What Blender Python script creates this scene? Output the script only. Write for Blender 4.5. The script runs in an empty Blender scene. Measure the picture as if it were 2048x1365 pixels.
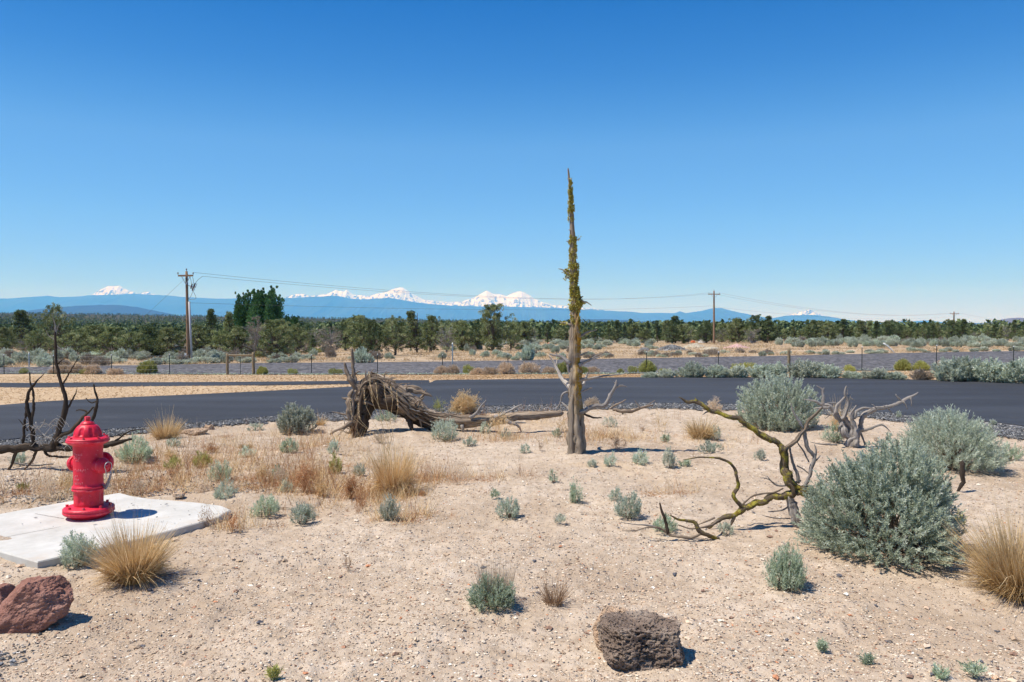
import bpy, math, random
import numpy as np
from mathutils import Vector, Matrix

S = bpy.context.scene
R_ = np.random.RandomState(7)
random.seed(7)

# ------------------------------------------------------------------ camera
F, CX, CY, HORIZON, EYE = 1600.0, 1024.0, 682.5, 640.0, 1.65
PITCH = math.atan((CY - HORIZON) / F)
cam_d = bpy.data.cameras.new('camera')
cam = bpy.data.objects.new('camera', cam_d)
S.collection.objects.link(cam)
cam_d.sensor_width = 36.0
cam_d.lens = F * 36.0 / 2048.0
cam_d.clip_start = 0.05
cam_d.clip_end = 200000.0
cam.location = (0, 0, EYE)
cam.rotation_euler = (math.pi / 2 - PITCH, 0, 0)
S.camera = cam
S.render.resolution_x, S.render.resolution_y = 1024, 682

# ------------------------------------------------------------------ sky + sun
SUN_EL, SHADOW_AZ = math.radians(61), math.radians(16)   # shadows fall to the right and a little away
sdir = Vector((-math.cos(SHADOW_AZ) * math.cos(SUN_EL), -math.sin(SHADOW_AZ) * math.cos(SUN_EL), math.sin(SUN_EL)))
world = bpy.data.worlds.new('World')
S.world = world
world.use_nodes = True
wn, wl = world.node_tree.nodes, world.node_tree.links
wn.clear()
sky = wn.new('ShaderNodeTexSky')
sky.sky_type = 'NISHITA'
sky.sun_disc = False
sky.sun_elevation = SUN_EL
sky.sun_rotation = math.atan2(sdir.x, sdir.y) % (2 * math.pi)
sky.altitude = 2000
sky.air_density = 0.5
sky.dust_density = 0.0
sky.ozone_density = 6.0
gam = wn.new('ShaderNodeGamma')
gam.inputs['Gamma'].default_value = 0.57
hsv = wn.new('ShaderNodeHueSaturation')
hsv.inputs['Hue'].default_value = 0.513
hsv.inputs['Saturation'].default_value = 1.66
hsv.inputs['Value'].default_value = 2.02
bg = wn.new('ShaderNodeBackground')
bg.inputs['Strength'].default_value = 0.12
wo = wn.new('ShaderNodeOutputWorld')
wl.new(sky.outputs[0], gam.inputs[0]); wl.new(gam.outputs[0], hsv.inputs['Color'])
tc = wn.new('ShaderNodeTexCoord'); sep = wn.new('ShaderNodeSeparateXYZ'); wl.new(tc.outputs['Generated'], sep.inputs[0])
tint = wn.new('ShaderNodeValToRGB'); wl.new(sep.outputs[2], tint.inputs[0])   # the air's own colour by height above the horizon
_e = tint.color_ramp.elements
while len(_e) > 1: _e.remove(_e[-1])
_k = 3.2
for _i, (_p, _c) in enumerate([(0.0, (1.25, 1.15, 1.15)), (.044, (1.5, 1.25, 1.2)), (.118, (2.4, 1.55, 1.22)), (.208, (3.1, 1.62, 1.2)), (.293, (1.3, 1.12, 1.05)), (.366, (.30, .85, .95)), (.6, (.5, .85, .92))]):
    _q = _e[0] if _i == 0 else _e.new(_p)
    _q.position = _p; _q.color = (_c[0] / _k, _c[1] / _k, _c[2] / _k, 1)
tm = wn.new('ShaderNodeMix'); tm.data_type = 'RGBA'; tm.blend_type = 'MULTIPLY'; tm.inputs[0].default_value = 1
wl.new(hsv.outputs[0], tm.inputs[6]); wl.new(tint.outputs[0], tm.inputs[7])
tv = wn.new('ShaderNodeHueSaturation'); tv.inputs['Value'].default_value = _k; wl.new(tm.outputs[2], tv.inputs['Color'])
wl.new(tv.outputs[0], bg.inputs['Color']); wl.new(bg.outputs[0], wo.inputs['Surface'])

sun_d = bpy.data.lights.new('sun', 'SUN')
sun_d.energy = 4.9
sun_d.angle = math.radians(0.53)
sun_d.color = (1.0, 0.955, 0.89)
sun = bpy.data.objects.new('sun', sun_d)
S.collection.objects.link(sun)
sun.rotation_euler = sdir.to_track_quat('Z', 'Y').to_euler()
sun.location = sdir * 60

S.view_settings.view_transform = 'Standard'
S.view_settings.look = 'None'
S.view_settings.exposure = 0.45
S.view_settings.gamma = 1.0
S.view_settings.use_curve_mapping = False
S.render.engine = 'CYCLES'
S.cycles.max_bounces = 6
S.cycles.volume_bounces = 2
S.cycles.transparent_max_bounces = 8

# ------------------------------------------------------------------ terrain height
TY = np.array([0, 16, 20, 23, 27, 35, 48, 55, 65, 82, 105, 130, 180, 260, 600, 1500, 3500, 5000, 9000, 60000], float)
PXL = [None, None, None, None, 128, 119, 110, 96, 90, 84, 76, 70, 58, 45, 25, 2, -13, -9, -2, 0]
PXC = [None, None, None, 116.9, 114, 112, 107, 96, 86, 76, 66, 59, 47, 38, 26, 13, 4, 8, 8, 4]
PXR = [None, None, None, 116.9, 114, 110, 102, 88, 76, 63, 52, 46, 42, 36, 27, 20, 14, 18, 14, 6]
FIX = {('L', 20): -.2, ('L', 23): -.35}
def ztab(px, k):
    out = []
    for y, p in zip(TY, px):
        if p is None: out.append(FIX.get((k, int(y)), 0.0))
        else: out.append(EYE - y * p / F)
    return np.array(out)
ZL, ZC, ZR = ztab(PXL, 'L'), ztab(PXC, 'C'), ztab(PXR, 'R')
def ground(x, y):
    x = np.asarray(x, float); y = np.asarray(y, float)
    yy = np.maximum(y, 0.01)
    u = np.clip(x / yy, -0.8, 0.8)
    zl, zc, zr = np.interp(yy, TY, ZL), np.interp(yy, TY, ZC), np.interp(yy, TY, ZR)
    a = np.clip(-u / 0.6, 0, 1); b = np.clip(u / 0.6, 0, 1)
    z = zc + (zl - zc) * a + (zr - zc) * b
    w = np.clip((15 - y) / 4, 0, 1)
    z = z + w * 0.022 * (np.sin(x * 1.7 + 0.6 * y) * np.cos(y * 1.3 - 0.4 * x) + 0.6 * np.sin(x * 3.1 - y * 2.3 + 1))
    return z
def gz(x, y): return float(ground(x, y))

# pixel of the 2048 photograph -> point in the world
_cp, _sp = math.cos(PITCH), math.sin(PITCH)
def ray(px, py):
    a, b = (px - CX) / F, (CY - py) / F
    dy = _cp + b * _sp
    return a / dy, (b * _cp - _sp) / dy
_YS = np.exp(np.linspace(math.log(2.0), math.log(5900.0), 5000))
def P(px, py):
    dx, dz = ray(px, py)
    h = EYE + dz * _YS - ground(dx * _YS, _YS)
    k = np.argmax(h <= 0)
    if h[k] > 0: k = len(_YS) - 1
    if k > 0:
        t = h[k - 1] / (h[k - 1] - h[k] + 1e-12); Y = _YS[k - 1] + t * (_YS[k] - _YS[k - 1])
    else: Y = _YS[0]
    return Vector((dx * Y, Y, gz(dx * Y, Y)))
def W(px, py, Y):
    dx, dz = ray(px, py)
    return Vector((dx * Y, Y, EYE + dz * Y))

# ------------------------------------------------------------------ object helpers
COL = S.collection
def tag(o, label=None, cat=None, group=None, kind=None):
    if label: o['label'] = label
    if cat: o['category'] = cat
    if group: o['group'] = group
    if kind: o['kind'] = kind
    return o
def empty(name, loc, rz=0.0):
    o = bpy.data.objects.new(name, None)
    o.empty_display_size = 0.1
    COL.objects.link(o); o.location = loc; o.rotation_euler = (0, 0, rz)
    return o
def copy_tree(o, parent=None):
    c = o.copy(); COL.objects.link(c)
    for k in ('group', 'label'):
        if k in c and parent is None: del c[k]
    if parent: c.parent = parent
    for ch in list(KIDS.get(o.name, [])):
        cc = copy_tree(ch, c)
        KIDS.setdefault(c.name, []).append(cc)
    return c
KIDS = {}

class MB:
    def __init__(s): s.v, s.f, s.t, s.st, s.n = [], [], [], [], 0
    def add(s, v, f, t=0.5, st=None):
        v = np.asarray(v, float).reshape(-1, 3); f = np.asarray(f, int)
        if len(v) == 0: return
        s.v.append(v); s.f.append(f + s.n)
        s.t.append(np.broadcast_to(np.asarray(t, float), (len(v),)).copy())
        s.st.append(np.zeros((len(v), 3)) if st is None else np.asarray(st, float)); s.n += len(v)
    def build(s, name, mat, parent=None, loc=None, smooth=False, cols=None):
        V = np.concatenate(s.v)
        if parent is not None: V = V - np.array(parent.location)
        elif loc is not None: V = V - np.array(loc)
        nl = sum(f.size for f in s.f)
        me = bpy.data.meshes.new(name)
        me.vertices.add(len(V)); me.vertices.foreach_set('co', V.astype(np.float32).ravel())
        me.loops.add(nl); me.loops.foreach_set('vertex_index', np.concatenate([f.ravel() for f in s.f]).astype(np.int32))
        sizes = np.concatenate([np.full(len(f), f.shape[1]) for f in s.f]).astype(np.int32)
        starts = np.concatenate([[0], np.cumsum(sizes)[:-1]]).astype(np.int32)
        me.polygons.add(len(sizes)); me.polygons.foreach_set('loop_start', starts)
        me.polygons.foreach_set('use_smooth', np.full(len(sizes), bool(smooth)))
        a = me.attributes.new('t', 'FLOAT', 'POINT'); a.data.foreach_set('value', np.concatenate(s.t).astype(np.float32))
        a = me.attributes.new('st', 'FLOAT_VECTOR', 'POINT'); a.data.foreach_set('vector', np.concatenate(s.st).astype(np.float32).ravel())
        me.update(calc_edges=True)
        me.materials.append(mat)
        o = bpy.data.objects.new(name, me); COL.objects.link(o)
        if parent is not None:
            o.parent = parent; KIDS.setdefault(parent.name, []).append(o)
        elif loc is not None: o.location = loc
        return o

def unit(a): return a / np.maximum(np.linalg.norm(a, axis=-1, keepdims=True), 1e-9)

# ------------------------------------------------------------------ materials
def new_mat(name):
    m = bpy.data.materials.new(name); m.use_nodes = True
    nt = m.node_tree; return m, nt, nt.nodes['Principled BSDF']
def ramp(nt, stops, src=None, interp='LINEAR'):
    r = nt.nodes.new('ShaderNodeValToRGB'); e = r.color_ramp.elements
    r.color_ramp.interpolation = interp
    while len(e) > 1: e.remove(e[-1])
    e[0].position = stops[0][0]; e[0].color = (*stops[0][1], 1)
    for p, c in stops[1:]:
        k = e.new(p); k.color = (*c, 1)
    if src is not None: nt.links.new(src, r.inputs[0])
    return r
def attr(nt, n):
    a = nt.nodes.new('ShaderNodeAttribute'); a.attribute_name = n; return a
def noise_n(nt, scale, detail=4, rough=.55, vec=None, dist=0):
    n = nt.nodes.new('ShaderNodeTexNoise'); n.inputs['Scale'].default_value = scale
    n.inputs['Detail'].default_value = detail; n.inputs['Roughness'].default_value = rough
    n.inputs['Distortion'].default_value = dist
    if vec is not None: nt.links.new(vec, n.inputs['Vector'])
    return n
def coords(nt, out='Object'):
    return nt.nodes.new('ShaderNodeTexCoord').outputs[out]
def mapping(nt, vec, scale=(1, 1, 1), rot=(0, 0, 0)):
    m = nt.nodes.new('ShaderNodeMapping'); m.inputs['Scale'].default_value = scale; m.inputs['Rotation'].default_value = rot
    nt.links.new(vec, m.inputs['Vector']); return m.outputs[0]
def mix(nt, a, b, fac, mode='MIX'):
    m = nt.nodes.new('ShaderNodeMix'); m.data_type = 'RGBA'; m.blend_type = mode
    for sock, val in ((m.inputs[6], a), (m.inputs[7], b), (m.inputs[0], fac)):
        if hasattr(val, 'is_linked') or hasattr(val, 'links'): nt.links.new(val, sock)
        elif isinstance(val, tuple): sock.default_value = (*val, 1)
        else: sock.default_value = val
    return m.outputs[2]
def math_n(nt, op, a, b=None, clamp=False):
    m = nt.nodes.new('ShaderNodeMath'); m.operation = op; m.use_clamp = clamp
    for i, v in enumerate((a, b)):
        if v is None: continue
        if isinstance(v, (int, float)): m.inputs[i].default_value = v
        else: nt.links.new(v, m.inputs[i])
    return m.outputs[0]
def bump(nt, bsdf, h, strength=.5, dist=.01):
    b = nt.nodes.new('ShaderNodeBump'); b.inputs['Strength'].default_value = strength
    b.inputs['Distance'].default_value = dist
    nt.links.new(h, b.inputs['Height']); nt.links.new(b.outputs[0], bsdf.inputs['Normal']); return b
def rough(b, r, spec=.3):
    b.inputs['Roughness'].default_value = r; b.inputs['Specular IOR Level'].default_value = spec

def leaf_mat(name, stops, transl=.25, big=None, spec=.15):
    """small leaves: colour varies leaf by leaf (attribute t) and in broad patches from plant to plant"""
    m, nt, b = new_mat(name)
    r = ramp(nt, stops, attr(nt, 't').outputs['Fac'])
    oi = nt.nodes.new('ShaderNodeObjectInfo')
    v = math_n(nt, 'ADD', math_n(nt, 'MULTIPLY', oi.outputs['Random'], .35), .82)
    col = mix(nt, r.outputs[0], (0, 0, 0), 0.0)
    h = nt.nodes.new('ShaderNodeHueSaturation'); nt.links.new(col, h.inputs['Color']); nt.links.new(v, h.inputs['Value'])
    nt.links.new(h.outputs[0], b.inputs['Base Color']); rough(b, .75, spec)
    if transl > 0:
        tr = nt.nodes.new('ShaderNodeBsdfTranslucent'); nt.links.new(h.outputs[0], tr.inputs['Color'])
        ms = nt.nodes.new('ShaderNodeMixShader'); ms.inputs[0].default_value = transl
        nt.links.new(b.outputs[0], ms.inputs[1]); nt.links.new(tr.outputs[0], ms.inputs[2])
        nt.links.new(ms.outputs[0], nt.nodes['Material Output'].inputs['Surface'])
    return m
def plain_mat(name, c, r=.6, metal=0, spec=.4, var=.15, scale=30, bstr=.15):
    m, nt, b = new_mat(name)
    n = noise_n(nt, scale, 5, .6, coords(nt))
    rr = ramp(nt, [(.3, tuple(x * (1 - var) for x in c)), (.7, tuple(min(1, x * (1 + var)) for x in c))], n.outputs[0])
    nt.links.new(rr.outputs[0], b.inputs['Base Color']); rough(b, r, spec); b.inputs['Metallic'].default_value = metal
    bump(nt, b, n.outputs[0], bstr, .004)
    return m

M = {}
M['sage'] = leaf_mat('sage_leaves', [(0, (.24, .27, .20)), (.45, (.52, .58, .46)), (.8, (.68, .74, .61)), (1, (.80, .84, .74))], .35)
M['sage_dark'] = leaf_mat('dark_sage_leaves', [(0, (.22, .25, .18)), (.45, (.50, .57, .44)), (.8, (.68, .74, .61)), (1, (.80, .84, .74))], .35)
M['sage_green'] = leaf_mat('green_sage_leaves', [(0, (.21, .25, .15)), (.5, (.48, .57, .41)), (1, (.72, .78, .63))], .35)
M['sage_pale'] = leaf_mat('pale_sage_leaves', [(0, (.27, .29, .22)), (.5, (.54, .57, .46)), (1, (.76, .77, .66))], .3)
M['rabbit'] = leaf_mat('yellow_green_leaves', [(0, (.20, .21, .05)), (.5, (.45, .45, .14)), (1, (.64, .60, .26))])
M['sage_far'] = leaf_mat('roadside_sage_leaves', [(0, (.22, .24, .18)), (.45, (.50, .55, .44)), (.8, (.68, .73, .61)), (1, (.80, .83, .73))], .35)
M['shrub_far'] = leaf_mat('pinkish_grey_twigs', [(0, (.16, .13, .10)), (.5, (.38, .32, .26)), (1, (.56, .50, .42))])
M['straw'] = leaf_mat('dry_grass', [(0, (.28, .16, .07)), (.4, (.58, .40, .19)), (.8, (.80, .61, .35)), (1, (.90, .77, .52))])
M['tumble'] = leaf_mat('tumbleweed_twigs', [(0, (.32, .23, .15)), (.5, (.60, .47, .34)), (1, (.80, .68, .52))])
M['rust'] = leaf_mat('rusty_dry_weed', [(0, (.22, .09, .04)), (.5, (.48, .24, .11)), (1, (.66, .44, .26))])
M['brown'] = leaf_mat('brown_stalks', [(0, (.13, .07, .04)), (.5, (.32, .20, .12)), (1, (.52, .38, .25))])
M['juniper'] = leaf_mat('juniper_foliage', [(0, (.05, .07, .025)), (.4, (.17, .205, .08)), (.75, (.32, .355, .17)), (1, (.50, .50, .30))], .12)
M['juniper_dark'] = leaf_mat('dark_juniper_foliage', [(0, (.03, .05, .02)), (.5, (.12, .16, .068)), (1, (.31, .36, .19))], .12)
M['juniper_grey'] = leaf_mat('thin_grey_foliage', [(0, (.09, .075, .055)), (.5, (.19, .165, .13)), (1, (.30, .26, .21))], .1)
M['poplar'] = leaf_mat('poplar_leaves', [(0, (.03, .075, .028)), (.5, (.09, .20, .07)), (1, (.22, .37, .16))], .15)
M['dry_ground_cover'] = leaf_mat('mown_dry_grass', [(0, (.27, .155, .075)), (.5, (.50, .325, .17)), (1, (.66, .47, .28))])
M['field_grass'] = leaf_mat('tall_field_grass', [(0, (.22, .14, .075)), (.5, (.42, .30, .17)), (1, (.60, .48, .32))])

def wood_mat(name, c_dark, c_mid, c_light, lichen=0.0, zmin=None, streak=26, lc=((.26, .125, .012), (.36, .24, .04))):
    m, nt, b = new_mat(name)
    st = attr(nt, 'st').outputs['Vector']
    vec = mapping(nt, st, (1, .13, 1))
    n1 = noise_n(nt, streak, 6, .65, vec, .3)
    n2 = noise_n(nt, 3.5, 4, .6, mapping(nt, st, (1, .5, 1)))
    r = ramp(nt, [(.28, c_dark), (.5, c_mid), (.72, c_light)], n1.outputs[0])
    col = mix(nt, r.outputs[0], tuple(x * .72 for x in c_mid), math_n(nt, 'MULTIPLY', ramp(nt, [(.45, (0,) * 3), (.65, (1,) * 3)], n2.outputs[0]).outputs[0], .5))
    crack = ramp(nt, [(.30, (0,) * 3), (.40, (1,) * 3)], noise_n(nt, streak * .55, 5, .7, mapping(nt, st, (1, .05, 1)), .2).outputs[0])
    col = mix(nt, tuple(x * .35 for x in c_dark), col, crack.outputs[0])
    if lichen > 0:
        oc = coords(nt)
        ln = noise_n(nt, 11, 7, .75, oc)
        mask = ramp(nt, [(.66 - lichen * .2, (0,) * 3), (.74 - lichen * .2, (1,) * 3)], ln.outputs[0]).outputs[0]
        if zmin is not None:
            sx = nt.nodes.new('ShaderNodeSeparateXYZ'); nt.links.new(oc, sx.inputs[0])
            g = math_n(nt, 'MULTIPLY', math_n(nt, 'SUBTRACT', sx.outputs[2], zmin), 3.0, True)
            # the ochre crust sits on one side of the trunk
            g2 = math_n(nt, 'MULTIPLY', math_n(nt, 'ADD', sx.outputs[0], .045), 14.0, True)
            mask = math_n(nt, 'MULTIPLY', math_n(nt, 'MULTIPLY', mask, g), g2)
        lr = ramp(nt, [(.4, lc[0]), (.6, lc[1])], noise_n(nt, 45, 5, .7, oc).outputs[0])
        col = mix(nt, col, lr.outputs[0], mask)
    nt.links.new(col, b.inputs['Base Color']); rough(b, .9, .15)
    h = math_n(nt, 'ADD', math_n(nt, 'MULTIPLY', n1.outputs[0], 1.0), math_n(nt, 'MULTIPLY', crack.outputs[0], .8))
    bump(nt, b, h, .9, .012)
    return m
M['snag'] = wood_mat('weathered_snag_wood', (.085, .062, .045), (.27, .22, .17), (.46, .40, .33), 1.3, .40)
M['grey_wood'] = wood_mat('silver_grey_deadwood', (.12, .105, .095), (.32, .29, .265), (.52, .48, .44))
M['log_wood'] = wood_mat('fallen_log_wood', (.055, .038, .027), (.25, .19, .14), (.56, .47, .37), .12)
M['dark_wood'] = wood_mat('dark_dead_bark', (.02, .015, .012), (.06, .045, .034), (.13, .10, .078))
M['wood_and_shade'] = wood_mat('brown_bark_and_root_shade', (.03, .02, .014), (.085, .06, .042), (.19, .145, .105), .1)  # real bark on limbs; on the root arch also painted-in shade
M['lichen_wood'] = wood_mat('lichen_covered_wood', (.04, .028, .018), (.12, .09, .062), (.25, .20, .15), .85, None, 26, ((.19, .13, .02), (.36, .33, .06)))
M['pale_wood'] = wood_mat('bleached_white_wood', (.22, .19, .16), (.52, .47, .42), (.76, .72, .66))
M['trunk'] = wood_mat('tree_bark', (.05, .04, .03), (.13, .105, .085), (.24, .205, .17))
M['post_wood'] = wood_mat('old_post_wood', (.10, .075, .045), (.23, .18, .115), (.34, .28, .19))
M['pole_wood'] = wood_mat('utility_pole_wood', (.12, .07, .045), (.26, .165, .105), (.36, .25, .17))
M['lichen'] = leaf_mat('lichen_tufts', [(0, (.20, .16, .03)), (.5, (.48, .43, .09)), (1, (.68, .62, .20))], .1)
M['stem'] = plain_mat('shrub_stems', (.20, .15, .11), .9, 0, .1, .3, 60)
M['stem_grey'] = plain_mat('grey_shrub_stems', (.30, .26, .22), .9, 0, .1, .3, 60)
M['galv'] = plain_mat('galvanised_steel', (.42, .43, .44), .45, .7, .5)
M['dark_steel'] = plain_mat('dark_post_steel', (.03, .04, .035), .6, .2, .4)
M['white_paint'] = plain_mat('white_paint', (.78, .77, .74), .5)
M['chain'] = plain_mat('chain_steel', (.28, .28, .30), .4, .8, .5)
M['wire'] = plain_mat('cable', (.10, .11, .13), .5, .3, .4)
M['ceramic'] = plain_mat('insulator_ceramic', (.16, .13, .13), .3)
M['pvc'] = plain_mat('grey_conduit', (.40, .40, .42), .5)
M['sulphur_paint'] = plain_mat('yellowed_stake', (.50, .42, .2), .6)

# ------------------------------------------------------------------ zone boundaries in the photograph -> world curves
def curve(pts): return [P(x, y) for x, y in pts]
NEAR_ROAD = [(-420, 935), (-200, 905), (0, 884), (100, 873), (210, 862), (370, 850), (512, 838), (612, 830), (700, 826), (850, 819), (1049, 812), (1200, 809), (1320, 808), (1400, 809), (1500, 812), (1600, 815), (1696, 821), (1786, 830), (1836, 835), (1948, 843), (2048, 855), (2200, 876), (2450, 915)]
FAR_ROAD = [(-420, 845), (-200, 828), (0, 813), (250, 797), (512, 785), (690, 776), (780, 771), (862, 767.5), (870, 762), (1024, 760.5), (1200, 757.5), (1350, 756), (1536, 756), (1661, 757), (1786, 760), (1886, 762), (2048, 767), (2200, 773), (2450, 790)]
SHOULDER = [(-420, 961), (-200, 926), (0, 899), (100, 887), (210, 875), (370, 859), (512, 846), (612, 842), (700, 842), (850, 832), (1049, 825), (1200, 818), (1320, 818), (1400, 820), (1500, 822), (1600, 825), (1696, 832), (1786, 843), (1836, 849), (1948, 864), (2048, 880), (2200, 904), (2450, 951)]
PATH_N = [(-420, 778), (0, 774.5), (250, 773), (512, 771), (690, 769), (861, 767)]
PATH_F = [(-420, 770), (0, 767), (250, 766), (512, 765), (690, 763.3), (861, 762)]
CIND_N = [(-600, 753), (0, 748.5), (250, 749), (512, 750), (800, 750), (1024, 749), (1200, 749), (1300, 748), (1500, 744), (1750, 742), (2048, 738), (2600, 730)]
CIND_F = [(-600, 739), (0, 736), (250, 732), (512, 727), (800, 725), (1024, 722), (1300, 717), (1536, 713), (1800, 707), (2048, 703), (2600, 694)]
def smooth_curve(pts, n):
    p = np.array([(v.x, v.y) for v in curve(pts)])
    s = np.concatenate([[0], np.cumsum(np.linalg.norm(np.diff(p, axis=0), axis=1))])
    t = np.linspace(0, s[-1], n)
    q = np.stack([np.interp(t, s, p[:, 0]), np.interp(t, s, p[:, 1])], 1)
    k = max(3, n // 60) | 1; ker = np.ones(k) / k
    pad = np.pad(q, ((k // 2, k // 2), (0, 0)), mode='edge')
    return np.stack([np.convolve(pad[:, i], ker, 'valid') for i in range(2)], 1)
def sheet(name, near, far, m, lift, n=260, rows=10, ragged=(0, 0), skirt=0.0):
    a, b = smooth_curve(near, n), smooth_curve(far, n)
    if ragged[0]:
        a[:, 1] += ragged[0] * (np.convolve(R_.randn(n + 4), np.ones(5) / 5, 'valid') + .5 * R_.randn(n))
    if ragged[1]:
        b[:, 1] += ragged[1] * (np.convolve(R_.randn(n + 4), np.ones(5) / 5, 'valid') + .5 * R_.randn(n))
    t = np.linspace(0, 1, rows)[:, None, None]
    g = a[None] * (1 - t) + b[None] * t
    V = np.concatenate([g, (ground(g[..., 0], g[..., 1]) + lift)[..., None]], 2)
    mb = MB()
    idx = np.arange(rows * n).reshape(rows, n)
    f = np.stack([idx[:-1, :-1], idx[:-1, 1:], idx[1:, 1:], idx[1:, :-1]], -1).reshape(-1, 4)
    mb.add(V.reshape(-1, 3), f)
    if skirt:
        for row, rev in ((V[0], False), (V[-1], True)):
            dn = row.copy(); dn[:, 2] -= skirt
            if not rev: dn[:, 1] -= .035
            i = np.arange(n - 1)
            q = np.stack([i + n, i + n + 1, i + 1, i], -1)
            mb.add(np.concatenate([row, dn]), q[:, ::-1] if rev else q)
    o = mb.build(name, m); tag(o, kind='structure'); return o

# ------------------------------------------------------------------ ground
def sand_mat():
    m, nt, b = new_mat('ground_soil')
    oc = coords(nt)
    big = noise_n(nt, .55, 5, .6, oc)
    mid = noise_n(nt, 6, 6, .7, oc)
    fine = noise_n(nt, 70, 4, .7, oc)
    base = ramp(nt, [(.3, (.365, .285, .21)), (.5, (.47, .38, .29)), (.7, (.55, .46, .37))], mid.outputs[0]).outputs[0]
    base = mix(nt, base, (.335, .25, .175), math_n(nt, 'MULTIPLY', ramp(nt, [(.46, (0,) * 3), (.60, (1,) * 3)], big.outputs[0]).outputs[0], .6))
    # small stones as cells
    def stones(scale, thr, rnd):
        v = nt.nodes.new('ShaderNodeTexVoronoi'); v.inputs['Scale'].default_value = scale; v.inputs['Randomness'].default_value = 1
        nt.links.new(mapping(nt, oc, (1, 1, .2)), v.inputs['Vector'])
        sep = nt.nodes.new('ShaderNodeSeparateColor'); nt.links.new(v.outputs['Color'], sep.inputs[0])
        inside = ramp(nt, [(.22, (1,) * 3), (.36, (0,) * 3)], v.outputs['Distance']).outputs[0]
        on = math_n(nt, 'GREATER_THAN', sep.outputs[0], thr)
        c = ramp(nt, [(0, (.12, .11, .11)), (.12, (.34, .22, .15)), (.3, (.55, .42, .30)), (.6, (.68, .57, .45)), (.86, (.82, .76, .66)), (.95, (.46, .22, .13))], sep.outputs[1], 'CONSTANT').outputs[0]
        return math_n(nt, 'MULTIPLY', inside, on), c
    m1, c1 = stones(55, .45, 0); m2, c2 = stones(24, .72, 1)
    base = mix(nt, base, c1, math_n(nt, 'MULTIPLY', m1, .8)); base = mix(nt, base, c2, math_n(nt, 'MULTIPLY', m2, .85))
    # zones (what the soil is covered with): mown straw, field, forest floor
    straw = ramp(nt, [(.3, (.29, .20, .125)), (.5, (.48, .35, .22)), (.7, (.58, .45, .31))], noise_n(nt, 9, 7, .75, mapping(nt, oc, (1, .5, 1))).outputs[0]).outputs[0]
    field = ramp(nt, [(.3, (.22, .16, .10)), (.5, (.38, .28, .18)), (.68, (.48, .39, .29))], noise_n(nt, .35, 7, .7, mapping(nt, oc, (1, .4, 1))).outputs[0]).outputs[0]
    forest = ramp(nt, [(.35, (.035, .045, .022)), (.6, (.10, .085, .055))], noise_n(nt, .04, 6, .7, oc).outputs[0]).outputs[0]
    base = mix(nt, base, straw, attr(nt, 'dry').outputs['Fac'])
    base = mix(nt, base, field, attr(nt, 'field').outputs['Fac'])
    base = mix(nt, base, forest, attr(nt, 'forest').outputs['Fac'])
    nt.links.new(base, b.inputs['Base Color']); rough(b, .95, .1)
    h = math_n(nt, 'ADD', math_n(nt, 'MULTIPLY', mid.outputs[0], .9), math_n(nt, 'MULTIPLY', fine.outputs[0], .45))
    h = math_n(nt, 'ADD', h, math_n(nt, 'ADD', math_n(nt, 'MULTIPLY', m1, .35), math_n(nt, 'MULTIPLY', m2, .7)))
    bump(nt, b, h, .9, .022)
    return m
M['soil'] = sand_mat()

from mathutils import noise as mn
def value_noise(x, y, freq, seed):
    rs = np.random.RandomState(seed); tab = rs.rand(256, 256)
    fx, fy = x * freq, y * freq
    ix, iy = np.floor(fx).astype(int), np.floor(fy).astype(int)
    tx, ty = fx - ix, fy - iy
    tx = tx * tx * (3 - 2 * tx); ty = ty * ty * (3 - 2 * ty)
    g = lambda a, b: tab[a % 256, b % 256]
    return (g(ix, iy) * (1 - tx) + g(ix + 1, iy) * tx) * (1 - ty) + (g(ix, iy + 1) * (1 - tx) + g(ix + 1, iy + 1) * tx) * ty
road_near_w, road_far_w = smooth_curve(NEAR_ROAD, 400), smooth_curve(FAR_ROAD, 400)
shoulder_w, cind_n_w, cind_f_w = smooth_curve(SHOULDER, 400), smooth_curve(CIND_N, 300), smooth_curve(CIND_F, 300)
def cy(c, x):
    o = np.argsort(c[:, 0]); return np.interp(x, c[o, 0], c[o, 1])
def sstep(a, b, x):
    t = np.clip((x - a) / (b - a), 0, 1); return t * t * (3 - 2 * t)

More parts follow.
